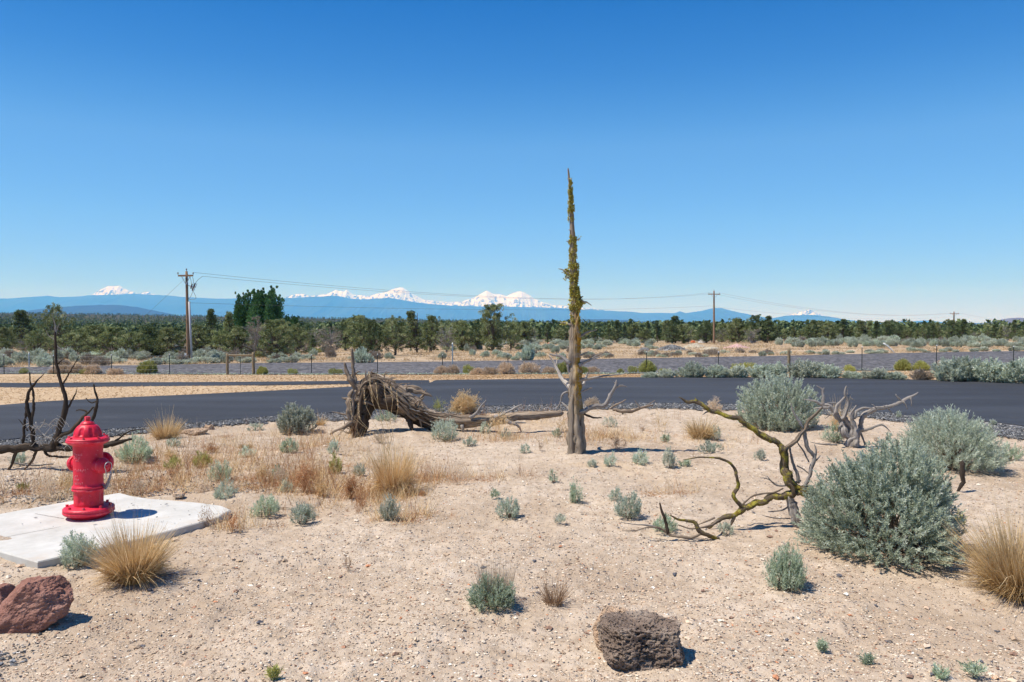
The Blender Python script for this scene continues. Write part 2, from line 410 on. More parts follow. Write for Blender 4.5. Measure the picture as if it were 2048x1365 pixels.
def build_ground():
    r = np.concatenate([np.exp(np.linspace(math.log(.6), math.log(2.8), 12))[:-1], np.exp(np.linspace(math.log(2.8), math.log(17), 620))[:-1],
                        np.exp(np.linspace(math.log(17), math.log(130), 170))[:-1], np.exp(np.linspace(math.log(130), math.log(50000), 90))])
    ang = np.concatenate([np.linspace(-180, -46, 40)[:-1], np.linspace(-46, 46, 720)[:-1], np.linspace(46, 180, 40)])
    A, Rr = np.meshgrid(np.radians(ang), r)
    # make the fan's rows straight across the view so that it tiles evenly
    X, Y = Rr * np.sin(A), Rr * np.cos(A)
    Z = ground(X, Y)
    island = (Y > 0) & (Y < cy(shoulder_w, X) + .5)
    nz = (value_noise(X, Y, 7, 1) - .5) * .022 + (value_noise(X, Y, 17, 2) - .5) * .014 + (value_noise(X, Y, 40, 3) - .5) * .009 + (value_noise(X, Y, 2.2, 4) - .5) * .03
    fade = sstep(60, 25, Rr)
    Z = Z + np.where(Y < cy(shoulder_w, X), nz, (nz - .02) * .35) * fade * (Rr > .7)
    # ground sinks a little under road sheets so nothing pokes through
    Z = Z - .018 * ((Y > cy(road_near_w, X) - .1) & (Y < cy(road_far_w, X) + .02) & (np.abs(X) < 30))
    mb = MB(); n, k = A.shape
    idx = np.arange(n * k).reshape(n, k)
    f = np.stack([idx[:-1, :-1], idx[:-1, 1:], idx[1:, 1:], idx[1:, :-1]], -1).reshape(-1, 4)[:, ::-1]
    mb.add(np.stack([X, Y, Z], -1).reshape(-1, 3), f)
    c = len(ang); mb.add([(0, 0, 0)] + [tuple(p) for p in np.stack([X[0], Y[0], Z[0]], -1)], [(0, i + 1, i + 2) for i in range(c - 1)])
    o = mb.build('ground', M['soil'], smooth=True)
    me = o.data
    extra = np.zeros(c + 1)
    dn = value_noise(X, Y, .9, 9) + .5 * value_noise(X, Y, 3, 10)
    dry = sstep(-.2, .3, Y - cy(road_far_w, X) + .15 * (dn - .7))
    rust = .45 * sstep(.85, 1.15, dn) * (Y < cy(shoulder_w, X)) * sstep(6, 8, Y) * sstep(3.5, 0, X)
    dry = np.maximum(dry, rust)
    fld = sstep(-1, 3, Y - cy(cind_f_w, X) + 3 * (dn - .7))
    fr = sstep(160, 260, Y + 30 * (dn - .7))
    for nm, a in (('dry', dry), ('field', fld), ('forest', fr)):
        at = me.attributes.new(nm, 'FLOAT', 'POINT'); at.data.foreach_set('value', np.concatenate([a.ravel(), extra]).astype(np.float32))
    tag(o, kind='structure')
build_ground()

# roads
def asphalt_mat(name, dark, light, specks, scale=110):
    m, nt, b = new_mat(name)
    oc = coords(nt)
    n = noise_n(nt, scale, 3, .8, oc); n2 = noise_n(nt, .5, 5, .6, mapping(nt, oc, (.25, 1.6, 1)))
    r = ramp(nt, [(.35, dark), (.62, light), (.74, specks)], n.outputs[0]).outputs[0]
    c = mix(nt, r, tuple(x * 1.25 for x in light), math_n(nt, 'MULTIPLY', ramp(nt, [(.4, (0,) * 3), (.7, (1,) * 3)], n2.outputs[0]).outputs[0], .9))
    dust = ramp(nt, [(.60, (0,) * 3), (.8, (1,) * 3)], noise_n(nt, 1.3, 7, .75, oc).outputs[0]).outputs[0]
    c = mix(nt, c, (.16, .14, .125), math_n(nt, 'MULTIPLY', dust, .4))
    nt.links.new(c, b.inputs['Base Color']); rough(b, .82, .22)
    bump(nt, b, n.outputs[0], .6, .006)
    return m
M['asphalt'] = asphalt_mat('fresh_asphalt', (.022, .0235, .028), (.043, .0475, .058), (.08, .085, .098))
M['path'] = asphalt_mat('path_asphalt', (.02, .0215, .026), (.038, .042, .052), (.07, .075, .085))
sheet('road', NEAR_ROAD, FAR_ROAD, M['asphalt'], .024, 900, 14, (.035, .02), .06)
sheet('path', PATH_N, PATH_F, M['path'], .02, 160, 6, (.05, .04), .03)
def cinder_mat():
    m, nt, b = new_mat('dark_cinder_gravel'); oc = coords(nt)
    v = nt.nodes.new('ShaderNodeTexVoronoi'); v.inputs['Scale'].default_value = 5; nt.links.new(oc, v.inputs['Vector'])
    n = noise_n(nt, .8, 6, .75, mapping(nt, oc, (.5, 1, 1)))
    c = ramp(nt, [(0, (.025, .024, .026)), (.5, (.075, .072, .077)), (1, (.26, .25, .26))], v.outputs['Color']).outputs[0]
    c = mix(nt, c, (.14, .135, .138), ramp(nt, [(.45, (0,) * 3), (.7, (.6,) * 3)], n.outputs[0]).outputs[0])
    nt.links.new(c, b.inputs['Base Color']); rough(b, .9, .15); bump(nt, b, v.outputs['Distance'], .8, .05); return m
M['cinder'] = cinder_mat()
sheet('gravel_road', CIND_N, CIND_F, M['cinder'], .03, 500, 40, (.25, .3))
def shoulder_mat():
    m, nt, b = new_mat('grey_crushed_stone'); oc = coords(nt)
    v = nt.nodes.new('ShaderNodeTexVoronoi'); v.inputs['Scale'].default_value = 42; nt.links.new(oc, v.inputs['Vector'])
    sep = nt.nodes.new('ShaderNodeSeparateColor'); nt.links.new(v.outputs['Color'], sep.inputs[0])
    c = ramp(nt, [(0, (.045, .046, .05)), (.4, (.11, .112, .12)), (.75, (.19, .19, .20)), (1, (.33, .33, .33))], sep.outputs[0]).outputs[0]
    c = mix(nt, c, (.36, .28, .21), ramp(nt, [(.52, (0,) * 3), (.66, (.7,) * 3)], noise_n(nt, 2.5, 6, .7, oc).outputs[0]).outputs[0])
    nt.links.new(c, b.inputs['Base Color']); rough(b, .85, .2); bump(nt, b, v.outputs['Distance'], 1, .02); return m
M['shoulder'] = shoulder_mat()
ROAD_IN = [(x, y - 1.5) for x, y in NEAR_ROAD]
sheet('gravel_shoulder', SHOULDER, ROAD_IN, M['shoulder'], .012, 900, 8, (.16, 0))
#SECTION2
# ------------------------------------------------------------------ geometry generators
def leaves(mb, pos, d, ln, wd, tone, rs):
    """diamond-shaped leaves: one quad each"""
    n = len(pos); d = unit(d)
    s = unit(np.cross(d, unit(rs.randn(n, 3)))) * (wd / 2)[:, None]
    up = np.cross(s, d); up = unit(up) * (ln * .08)[:, None]
    tip = pos + d * ln[:, None]; mid = pos + d * (ln * .5)[:, None] + up
    v = np.stack([pos, mid - s, tip, mid + s], 1).reshape(-1, 3)
    f = np.arange(4 * n).reshape(-1, 4)
    mb.add(v, f, np.repeat(tone, 4))

def blades(mb, pos, d, ln, wd, droop, tone, rs, seg=3):
    """narrow curved grass blades"""
    n = len(pos); d = unit(d)
    side = unit(np.cross(d, unit(rs.randn(n, 3) + np.array([0, 0, .01])))) * (wd / 2)[:, None]
    out = d.copy(); out[:, 2] = 0; out = unit(out)
    rows = []
    for k in range(seg + 1):
        t = k / seg
        c = pos + d * (ln * t)[:, None] + (out * .6 - np.array([0, 0, 1.0])) * (droop * ln * t * t)[:, None]
        w = 1 - .85 * t
        rows.append(c - side * w); rows.append(c + side * w)
    v = np.stack(rows, 1); m = 2 * (seg + 1)
    base = (np.arange(n) * m)[:, None]
    fs = [np.stack([base[:, 0] + 2 * k, base[:, 0] + 2 * k + 1, base[:, 0] + 2 * k + 3, base[:, 0] + 2 * k + 2], 1) for k in range(seg)]
    tt = np.repeat(tone, m).reshape(n, m)
    mb.add(v.reshape(-1, 3), np.concatenate(fs), tt.ravel())

def tube(mb, pts, rad, n=8, rs=None, gnarl=.0, bump_=.0, ridges=0, twist=0, tone=.5, step=None, tip=True):
    """tapering limb through pts; optional gnarled path, lumpy section and twisted ridges"""
    rs = rs or R_
    p = np.array([tuple(q) for q in pts], float); rad = np.array(rad, float)
    seg = np.linalg.norm(np.diff(p, axis=0), axis=1); s = np.concatenate([[0], np.cumsum(seg)])
    if step is None: step = max(s[-1] / 40, rad.max() * 1.3)
    m = max(3, int(s[-1] / step) + 1)
    t = np.linspace(0, s[-1], m)
    # Catmull-Rom through the points
    k = np.clip(np.searchsorted(s, t, 'right') - 1, 0, len(s) - 2)
    u = ((t - s[k]) / np.maximum(seg[k], 1e-9))[:, None]
    pm = np.vstack([p[0] * 2 - p[1], p, p[-1] * 2 - p[-2]])
    a, b, c, d = pm[k], pm[k + 1], pm[k + 2], pm[k + 3]
    q = .5 * (2 * b + (c - a) * u + (2 * a - 5 * b + 4 * c - d) * u ** 2 + (3 * b - a - 3 * c + d) * u ** 3)
    r = np.interp(t, s, rad)
    if gnarl:
        w = rs.randn(m, 3); w = (w + np.roll(w, 1, 0) + np.roll(w, -1, 0)) / 3
        w[0] = 0; q = q + w * (r * gnarl)[:, None]
    T = unit(np.gradient(q, axis=0))
    ref = np.array([0, 0, 1.0]) if abs(T[0, 2]) < .9 else np.array([1.0, 0, 0])
    N = np.zeros_like(q); N[0] = unit(np.cross(T[0], ref))
    for i in range(1, m):
        v = N[i - 1] - T[i] * np.dot(N[i - 1], T[i]); N[i] = v / (np.linalg.norm(v) + 1e-9)
    B = np.cross(T, N)
    th = np.linspace(0, 2 * math.pi, n, endpoint=False)
    rr = np.repeat(r[:, None], n, 1)
    if bump_:
        z = rs.randn(m, n); z = (z + np.roll(z, 1, 1) + np.roll(z, 1, 0)) / 3 * 1.5
        rr = rr * (1 + bump_ * z)
    if ridges:
        ph = rs.rand() * 6; ph2 = rs.rand() * 6
        rr = rr * (1 + .13 * np.sin(ridges * th[None] + twist * t[:, None] + ph) + .07 * np.sin((2 * ridges + 1) * th[None] + 1.7 * twist * t[:, None] + ph2))
    V = q[:, None] + (N[:, None] * np.cos(th)[None, :, None] + B[:, None] * np.sin(th)[None, :, None]) * rr[..., None]
    st = np.zeros((m, n, 3)); st[..., 0] = np.cos(th)[None] * .16; st[..., 1] = (t + rs.rand() * 9)[:, None]; st[..., 2] = np.sin(th)[None] * .16
    idx = np.arange(m * n).reshape(m, n); nx = np.roll(idx, -1, 1)
    f = np.stack([idx[:-1], nx[:-1], nx[1:], idx[1:]], -1).reshape(-1, 4)
    e = np.vstack([q[0] - T[0] * r[0] * .2, q[-1] + T[-1] * r[-1] * (1.2 if tip else .1)])
    est = np.array([[0, t[0], 0], [0, t[-1], 0]])
    base = mb.n
    mb.add(np.vstack([V.reshape(-1, 3), e]), f, tone, np.vstack([st.reshape(-1, 3), est]))
    i0 = m * n
    mb.f.append(np.stack([nx[0], idx[0], np.full(n, i0)], 1) + base)
    mb.f.append(np.stack([idx[-1], nx[-1], np.full(n, i0 + 1)], 1) + base)
    return q, r

def box(mb, c, size, rz=0, tone=.5, axes=None):
    sx, sy, sz = (v / 2 for v in size)
    v = np.array([(x, y, z) for x in (-sx, sx) for y in (-sy, sy) for z in (-sz, sz)], float)
    if axes is not None: v = v @ np.array(axes)
    elif rz: v = v @ np.array([[math.cos(rz), math.sin(rz), 0], [-math.sin(rz), math.cos(rz), 0], [0, 0, 1]])
    mb.add(v + np.array(tuple(c)), [(0, 1, 3, 2), (4, 6, 7, 5), (0, 4, 5, 1), (2, 3, 7, 6), (0, 2, 6, 4), (1, 5, 7, 3)], tone)
def bar(mb, a, b, w, h=None, tone=.5):
    a, b = np.array(tuple(a)), np.array(tuple(b)); h = h or w; L = np.linalg.norm(b - a); x = (b - a) / L
    up = np.array([0, 0, 1.0]) if abs(x[2]) < .95 else np.array([0, 1.0, 0])
    y = unit(np.cross(up, x)); z = np.cross(x, y)
    box(mb, (a + b) / 2, (L, w, h), axes=[x, y, z], tone=tone)
def cyl(mb, a, b, r, n=12, r2=None, tone=.5):
    tube(mb, [a, b], [r, r if r2 is None else r2], n, step=np.linalg.norm(np.array(tuple(b)) - np.array(tuple(a))) / 2, tip=False, tone=tone)
def lathe(mb, prof, c, axis=(0, 0, 1), n=48, mod=None):
    """prof = [(r, z)...]; mod(theta, r, z) -> radius factor"""
    ax = np.array(axis, float); ax /= np.linalg.norm(ax)
    ref = np.array([0, 0, 1.0]) if abs(ax[2]) < .9 else np.array([1.0, 0, 0])
    U = unit(np.cross(ref, ax)); Vv = np.cross(ax, U)
    th = np.linspace(0, 2 * math.pi, n, endpoint=False)
    rows = []
    for r, z in prof:
        k = np.array([mod(t, r, z) for t in th]) if mod else 1.0
        rows.append(np.array(tuple(c)) + ax * z + (U[None] * np.cos(th)[:, None] + Vv[None] * np.sin(th)[:, None]) * (r * k * np.ones(n))[:, None])
    V = np.concatenate(rows); m = len(prof); idx = np.arange(m * n).reshape(m, n); nx = np.roll(idx, -1, 1)
    f = np.stack([idx[:-1], nx[:-1], nx[1:], idx[1:]], -1).reshape(-1, 4)
    mb.add(V, f)

# ------------------------------------------------------------------ shrubs
def shrub(w, h, n_tips, per_tip, leaf, rs, lump=.18, spread=1.0, twig=.08, open_base=.12, upright=.5):
    """returns (foliage MB, stems MB) in local coordinates; w, h in metres; many stems fanning out of one root to a lumpy dome"""
    fo, stm = MB(), MB()
    th = rs.rand(n_tips) * 2 * math.pi; ph = np.arccos(1 - rs.rand(n_tips) * (1 - open_base) * 1.0)
    rad = .55 + .45 * rs.rand(n_tips) ** .55
    k = 6; cl = unit(rs.randn(k, 3) * [1, 1, .7] + [0, 0, .5])
    D = np.stack([np.cos(th) * np.sin(ph), np.sin(th) * np.sin(ph), np.cos(ph)], 1)
    l = np.max(D @ cl.T, 1); rad = rad * (1 - lump + lump * 1.6 * np.clip((l - .55) / .45, 0, 1))
    tip = D * rad[:, None] * [w / 2, w / 2, h]
    tip[:, 2] = np.maximum(tip[:, 2], h * .03 + .12 * h * rs.rand(n_tips))
    tw = unit(tip * [1, 1, .6] + np.array([0, 0, upright * h]) + rs.randn(n_tips, 3) * .18 * h)
    L = twig * (.6 + .8 * rs.rand(n_tips))
    tip = tip - tw * (L * .5)[:, None]; tip[:, 2] = np.maximum(tip[:, 2], .004)
    t = rs.rand(n_tips, per_tip)
    pos = (tip[:, None] + tw[:, None] * (t * L[:, None])[..., None]).reshape(-1, 3)
    d = unit(tw[:, None] * (.75 + .5 * t)[..., None] + rs.randn(n_tips, per_tip, 3) * .55).reshape(-1, 3)
    n = len(pos)
    tone = np.clip(np.repeat(.42 + .17 * rs.randn(n_tips), per_tip) + .12 * rs.randn(n) + .16 * (t.ravel() - .5), 0, 1)
    ln = leaf[0] * (.6 + .8 * rs.rand(n)); wd = leaf[1] * (.7 + .6 * rs.rand(n))
    leaves(fo, pos, d, ln, wd, tone, rs)
    ns = max(6, int(n_tips * .16))
    for i in rs.choice(n_tips, min(ns, n_tips, 90), replace=False):
        b = np.array([rs.randn() * w * .035, rs.randn() * w * .035, -.01]); e = tip[i]
        m = b * .5 + e * .5 + np.array([rs.randn(), rs.randn(), .4]) * .06 * w; m[2] = max(m[2], .01)
        r0 = .005 + .012 * w * rs.rand()
        tube(stm, [b, m, e], [r0, r0 * .6, r0 * .25], 4, rs, gnarl=.5, step=max(.03, w / 14))
    return fo, stm

def tussock(w, h, n, rs, wd=.004, lean=.35, droop=.25, root=.22, tall=0):
    mb = MB()
    a = rs.rand(n) * 2 * math.pi; r = np.sqrt(rs.rand(n)) * w * root
    pos = np.stack([np.cos(a) * r, np.sin(a) * r, -.005 + 0 * a], 1)
    kk = lean * 3.4 * rs.rand(n) ** .9; droop = np.where(rs.rand(n) < .14, droop * 4, droop)
    dirr = np.stack([np.cos(a + .6 * rs.randn(n)) * kk, np.sin(a + .6 * rs.randn(n)) * kk, np.ones(n)], 1)
    ln = h * (.45 + .6 * rs.rand(n)) * 1.05
    short = rs.rand(n) < .4; ln = np.where(short, ln * .6, ln)
    tone = np.clip(.55 + .2 * rs.randn(n) - .15 * short, 0, 1)
    blades(mb, pos, dirr, ln, wd * (.6 + .8 * rs.rand(n)), droop * (.3 + rs.rand(n)), tone, rs, 4)
    if tall:
        a = rs.rand(tall) * 2 * math.pi; r = np.sqrt(rs.rand(tall)) * w * .15
        p = np.stack([np.cos(a) * r, np.sin(a) * r, 0 * a], 1); d = np.stack([np.cos(a) * .18, np.sin(a) * .18, 1 + 0 * a], 1)
        blades(mb, p, d, h * (1 + .5 * rs.rand(tall)), np.full(tall, wd * .9), .06 * rs.rand(tall), .6 + .2 * rs.rand(tall), rs, 4)
    return mb

def twiggy(w, h, n, rs, levels=3, wd=.003, leafy=0, leaf=(.012, .004), up=1.0):
    """bare branching weed or tumbleweed made of thin twigs"""
    mb = MB()
    a = rs.rand(n) * 2 * math.pi
    p = np.stack([np.cos(a), np.sin(a), 0 * a], 1) * (w * .04 * rs.rand(n))[:, None]
    d = unit(np.stack([np.cos(a) * rs.rand(n), np.sin(a) * rs.rand(n), up * (.35 + rs.rand(n))], 1) * [w / h, w / h, 1])
    sc = np.linalg.norm(d * [w / 2, w / 2, h], axis=1) if False else 1 / np.sqrt((d[:, 0] / (w / 2)) ** 2 + (d[:, 1] / (w / 2)) ** 2 + (d[:, 2] / h) ** 2)
    L = sc * .5 * (.7 + .5 * rs.rand(n)); W_ = np.full(n, wd)
    for lv in range(levels):
        tone = np.clip(.45 + .2 * rs.randn(len(p)) + .1 * lv, 0, 1)
        blades(mb, p, d, L, W_, .08 * rs.randn(len(p)), tone, rs, 2)
        if leafy and lv == levels - 1:
            k = leafy; t = rs.rand(len(p), k)
            q = (p[:, None] + d[:, None] * (t * L[:, None])[..., None]).reshape(-1, 3)
            dd = unit(np.repeat(d, k, 0) + rs.randn(len(q), 3) * .8)
            leaves(mb, q, dd, np.full(len(q), leaf[0]) * (.6 + .8 * rs.rand(len(q))), np.full(len(q), leaf[1]), np.clip(.6 + .2 * rs.randn(len(q)), 0, 1), rs)
        br = 3
        t = .35 + .6 * rs.rand(len(p), br)
        p2 = (p[:, None] + d[:, None] * (t * L[:, None])[..., None]).reshape(-1, 3)
        d = unit(np.repeat(d, br, 0) + rs.randn(len(p2), 3) * .55 + [0, 0, .15 * up])
        L = np.repeat(L, br) * (.45 + .3 * rs.rand(len(p2))); W_ = np.repeat(W_, br) * .75; p = p2
    return mb

# ------------------------------------------------------------------ standing dead tree, dead wood
def limb(name, pl, depth, m, parent, rs, n=8, gnarl=.35, bp=.12, ridges=0, twist=0, tone=.5, mb=None, step=None):
    """pl: (px, py, width_px[, depth]) in the photograph's pixels, at the given distance"""
    pts, rad = [], []
    for q in pl:
        Y = q[3] if len(q) > 3 else depth
        pts.append(W(q[0], q[1], Y)); rad.append(max(.0015, q[2] * Y / F / 2))
    own = mb is None
    mb = mb or MB()
    tube(mb, pts, rad, n, rs, gnarl, bp, ridges, twist, tone, step)
    if own: return mb.build(name, m, parent, smooth=True)

rs = np.random.RandomState(21)
D0 = P(1151, 909)
snag = empty('dead_tree', D0); tag(snag, 'tall bare standing dead tree trunk with yellow green lichen, rising alone at the centre', 'dead tree')
Yd = D0.y
mb = MB()
limb('', [(1152, 914, 31), (1151, 885, 29), (1150, 850, 27), (1149, 800, 25), (1150, 740, 23.5), (1150, 690, 21.5), (1150, 650, 19), (1150.5, 624, 16.5), (1150, 594, 16), (1147.7, 561, 14), (1146.6, 528, 13), (1145.5, 497, 10.5), (1144, 462, 9), (1143, 427, 7.5), (1141.5, 402, 6.2), (1139.5, 367, 4.6), (1136, 338, 2.6)], Yd, None, None, rs, 28, .22, .09, 5, 1.1, mb=mb, step=.035)
limb('', [(1143, 913, 14), (1142, 870, 13), (1143, 820, 9), (1146, 780, 5)], Yd - .05, None, None, rs, 12, .1, .1, 3, 1, mb=mb, step=.03)
limb('', [(1167, 912, 10), (1165, 870, 9), (1163, 828, 8), (1160, 790, 5)], Yd, None, None, rs, 10, .2, .12, 3, 2, mb=mb, step=.03)
limb('', [(1158, 912, 16, Yd - .08), (1156, 870, 14, Yd - .08), (1152, 826, 9, Yd - .06), (1151, 800, 4, Yd - .04)], Yd, None, None, rs, 12, .2, .1, 3, 2, mb=mb, step=.03)
mb.build('trunk', M['snag'], snag, smooth=True)
mb = MB(); pd = Yd - .09
SB = [
    ('w', [(1158, 690, 8, Yd - .05), (1157, 675, 8, pd), (1153, 652, 6, pd - .04), (1155, 640, 4, pd - .04), (1158, 628, 2, pd - .04)]),
    ('g', [(1158, 676, 5), (1172, 666, 3.5), (1180, 664, 3), (1194, 660, 1.5)]), ('g', [(1172, 666, 2), (1182, 671, 1)]),
    ('g', [(1142, 651, 4), (1130, 647, 2.5), (1121, 646, 1.5)]),
    ('g', [(1140, 726, 9), (1126, 718, 7), (1112, 711, 5), (1099, 707, 3)]), ('g', [(1118, 713, 3), (1111, 706, 1.5)]), ('g', [(1142, 752, 5), (1134, 735, 5), (1133, 722, 4)]),
    ('p', [(1141, 778, 10, Yd), (1129, 766, 9, Yd + .1), (1120, 750, 8, Yd + .15), (1112, 734, 6, Yd + .2), (1107, 722, 4, Yd + .2), (1098, 711, 2, Yd + .2)]),
    ('p', [(1112, 734, 4, Yd + .2), (1114, 722, 2, Yd + .2)]),
    ('g', [(1156, 733, 7), (1166, 725, 5.5), (1180, 720, 4.5), (1195, 715, 3), (1210, 710, 1)]), ('g', [(1180, 720, 3), (1194, 711, 1.5), (1206, 708, .8)]), ('g', [(1166, 727, 4), (1162, 735, 2)]),
    ('g', [(1157, 713, 4), (1168, 708, 3), (1177, 703, 1.5)]),
    ('g', [(1154, 762, 7), (1172, 758, 5), (1190, 756, 4.5), (1219, 751, 3), (1249, 748, 1)]),
    ('p', [(1158, 780, 6, Yd + .1), (1167, 766, 5, Yd + .15), (1172, 755, 4, Yd + .2), (1176, 745, 1.5, Yd + .2)]), ('p', [(1170, 758, 3, Yd + .2), (1179, 750, 1, Yd + .22)]),
    ('g', [(1157, 785, 5), (1170, 781, 4), (1184, 776, 2)]),
    ('g', [(1143, 784, 5), (1130, 785, 4), (1124, 792, 3), (1120, 806, 2.5), (1110, 822, 1.5)]),
    ('p', [(1143, 820, 6), (1130, 812, 4), (1122, 803, 1.5)]),
    ('g', [(1156, 826, 12), (1172, 819, 9), (1189, 815, 8.5), (1207, 812, 8), (1218, 800, 7), (1225, 784, 6), (1232, 770, 5), (1233, 761, 2)]),
    ('g', [(1230, 773, 4), (1241, 771, 3), (1254, 774, 1)]), ('g', [(1232, 770, 3), (1226, 762, 1)]),
    ('d', [(1160, 826, 6, Yd), (1174, 830, 4.5, Yd + .05), (1186, 835, 4, Yd + .1), (1203, 836, 2, Yd + .1)]),
    ('g', [(1143, 487, 3), (1137, 484, 2.5), (1132, 483, 1.2)]), ('g', [(1147, 484, 3), (1154, 480, 2.2), (1160, 477, 1)]),
    ('g', [(1145, 550, 7), (1137, 546, 6), (1129, 541, 3.5), (1117, 538, 1.2)]), ('g', [(1142, 558, 4), (1136, 556, 3), (1131, 556, 1.2)]),
    ('g', [(1149, 534, 5), (1155, 530, 3), (1158, 526, 1.2)]), ('g', [(1154, 602, 5), (1165, 603, 3.5), (1174, 605, 2.5), (1183, 611, 1)]),
    ('g', [(1140, 440, 3), (1137, 439, 1)]), ('g', [(1144, 401, 3), (1148, 400, 1)]), ('g', [(1141, 461, 3), (1137, 460, 1)]), ('g', [(1138, 360, 2.5), (1134, 357, 1)]),
    ('d', [(1157, 603, 4), (1162, 596, 3), (1166, 593, 1.2)]), ('g', [(1139, 695, 3), (1133, 693, 1)]),
]
mats = {'g': M['grey_wood'], 'w': M['snag'], 'p': M['pale_wood'], 'd': M['wood_and_shade']}
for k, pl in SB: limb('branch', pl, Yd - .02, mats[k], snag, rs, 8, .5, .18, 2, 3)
# lichen tufts on the trunk: dense in the upper half, in patches
mb = MB(); n = 4000; NG = 150
tp = np.array([(338, 1136, 3), (367, 1139.5, 5), (427, 1143, 9), (462, 1144, 10), (497, 1145.5, 12), (528, 1146.6, 15), (561, 1147.7, 16), (594, 1150, 18), (624, 1150.5, 18), (650, 1149.5, 21), (690, 1149.5, 24), (830, 1149, 28)], float)
dens = np.interp(np.linspace(338, 700, 200), [338, 362, 366, 430, 440, 470, 478, 520, 526, 610, 625, 660, 700], [0, 0, .7, .7, .05, .05, .9, .6, 1, 1.5, .6, .25, .08])
cdf = np.cumsum(dens); ys = np.interp(rs.rand(n) * cdf[-1], cdf, np.linspace(338, 700, 200))
ys = np.round(ys / 4.5) * 4.5 + rs.randn(n) * 1.5
ang = np.where(rs.rand(n) < .75, rs.normal(-1.5, 1.15, n), rs.rand(n) * 6.28)
grp = rs.randint(0, NG, n); ca = rs.normal(-1.45, 1.2, NG); cyy = np.interp(rs.rand(NG) * cdf[-1], cdf, np.linspace(338, 700, 200)); off = rs.randn(n, 2)
ang = ca[grp] + off[:, 0] * .30; ys = cyy[grp] + off[:, 1] * 2.4
cx = np.interp(ys, tp[:, 0], tp[:, 1]); rr = np.interp(ys, tp[:, 0], tp[:, 2]) * .9 * Yd / F / 2 + .012 * rs.rand(NG)[grp]
bulge = np.interp(ys, [520, 540, 560, 596, 606, 618], [1, 1.25, 1, 1, 1.5, 1])
C = np.array([tuple(W(a, b, Yd)) for a, b in zip(cx, ys)])
nrm = np.stack([np.cos(ang), np.sin(ang), .15 * rs.randn(n)], 1)
pos = C + nrm * (rr * (.92 * bulge))[:, None]
leaves(mb, pos, nrm + rs.randn(n, 3) * .7, .012 + .016 * rs.rand(n), .010 + .010 * rs.rand(n), np.clip(.5 + .22 * rs.randn(n), 0, 1), rs)
for (x, y, k) in [(1133, 543, 220), (1137, 547, 160), (1134, 556, 60), (1160, 603, 260), (1165, 606, 120), (1128, 647, 110), (1174, 665, 60), (1155, 478, 25)]:
    c = np.array(tuple(W(x, y, Yd))); q = c + rs.randn(k, 3) * [.018, .015, .012]
    leaves(mb, q, rs.randn(k, 3) + [0, 0, .3], .012 + .016 * rs.rand(k), .010 + .010 * rs.rand(k), np.clip(.5 + .22 * rs.randn(k), 0, 1), rs)
mb.build('lichen', M['lichen'], snag)

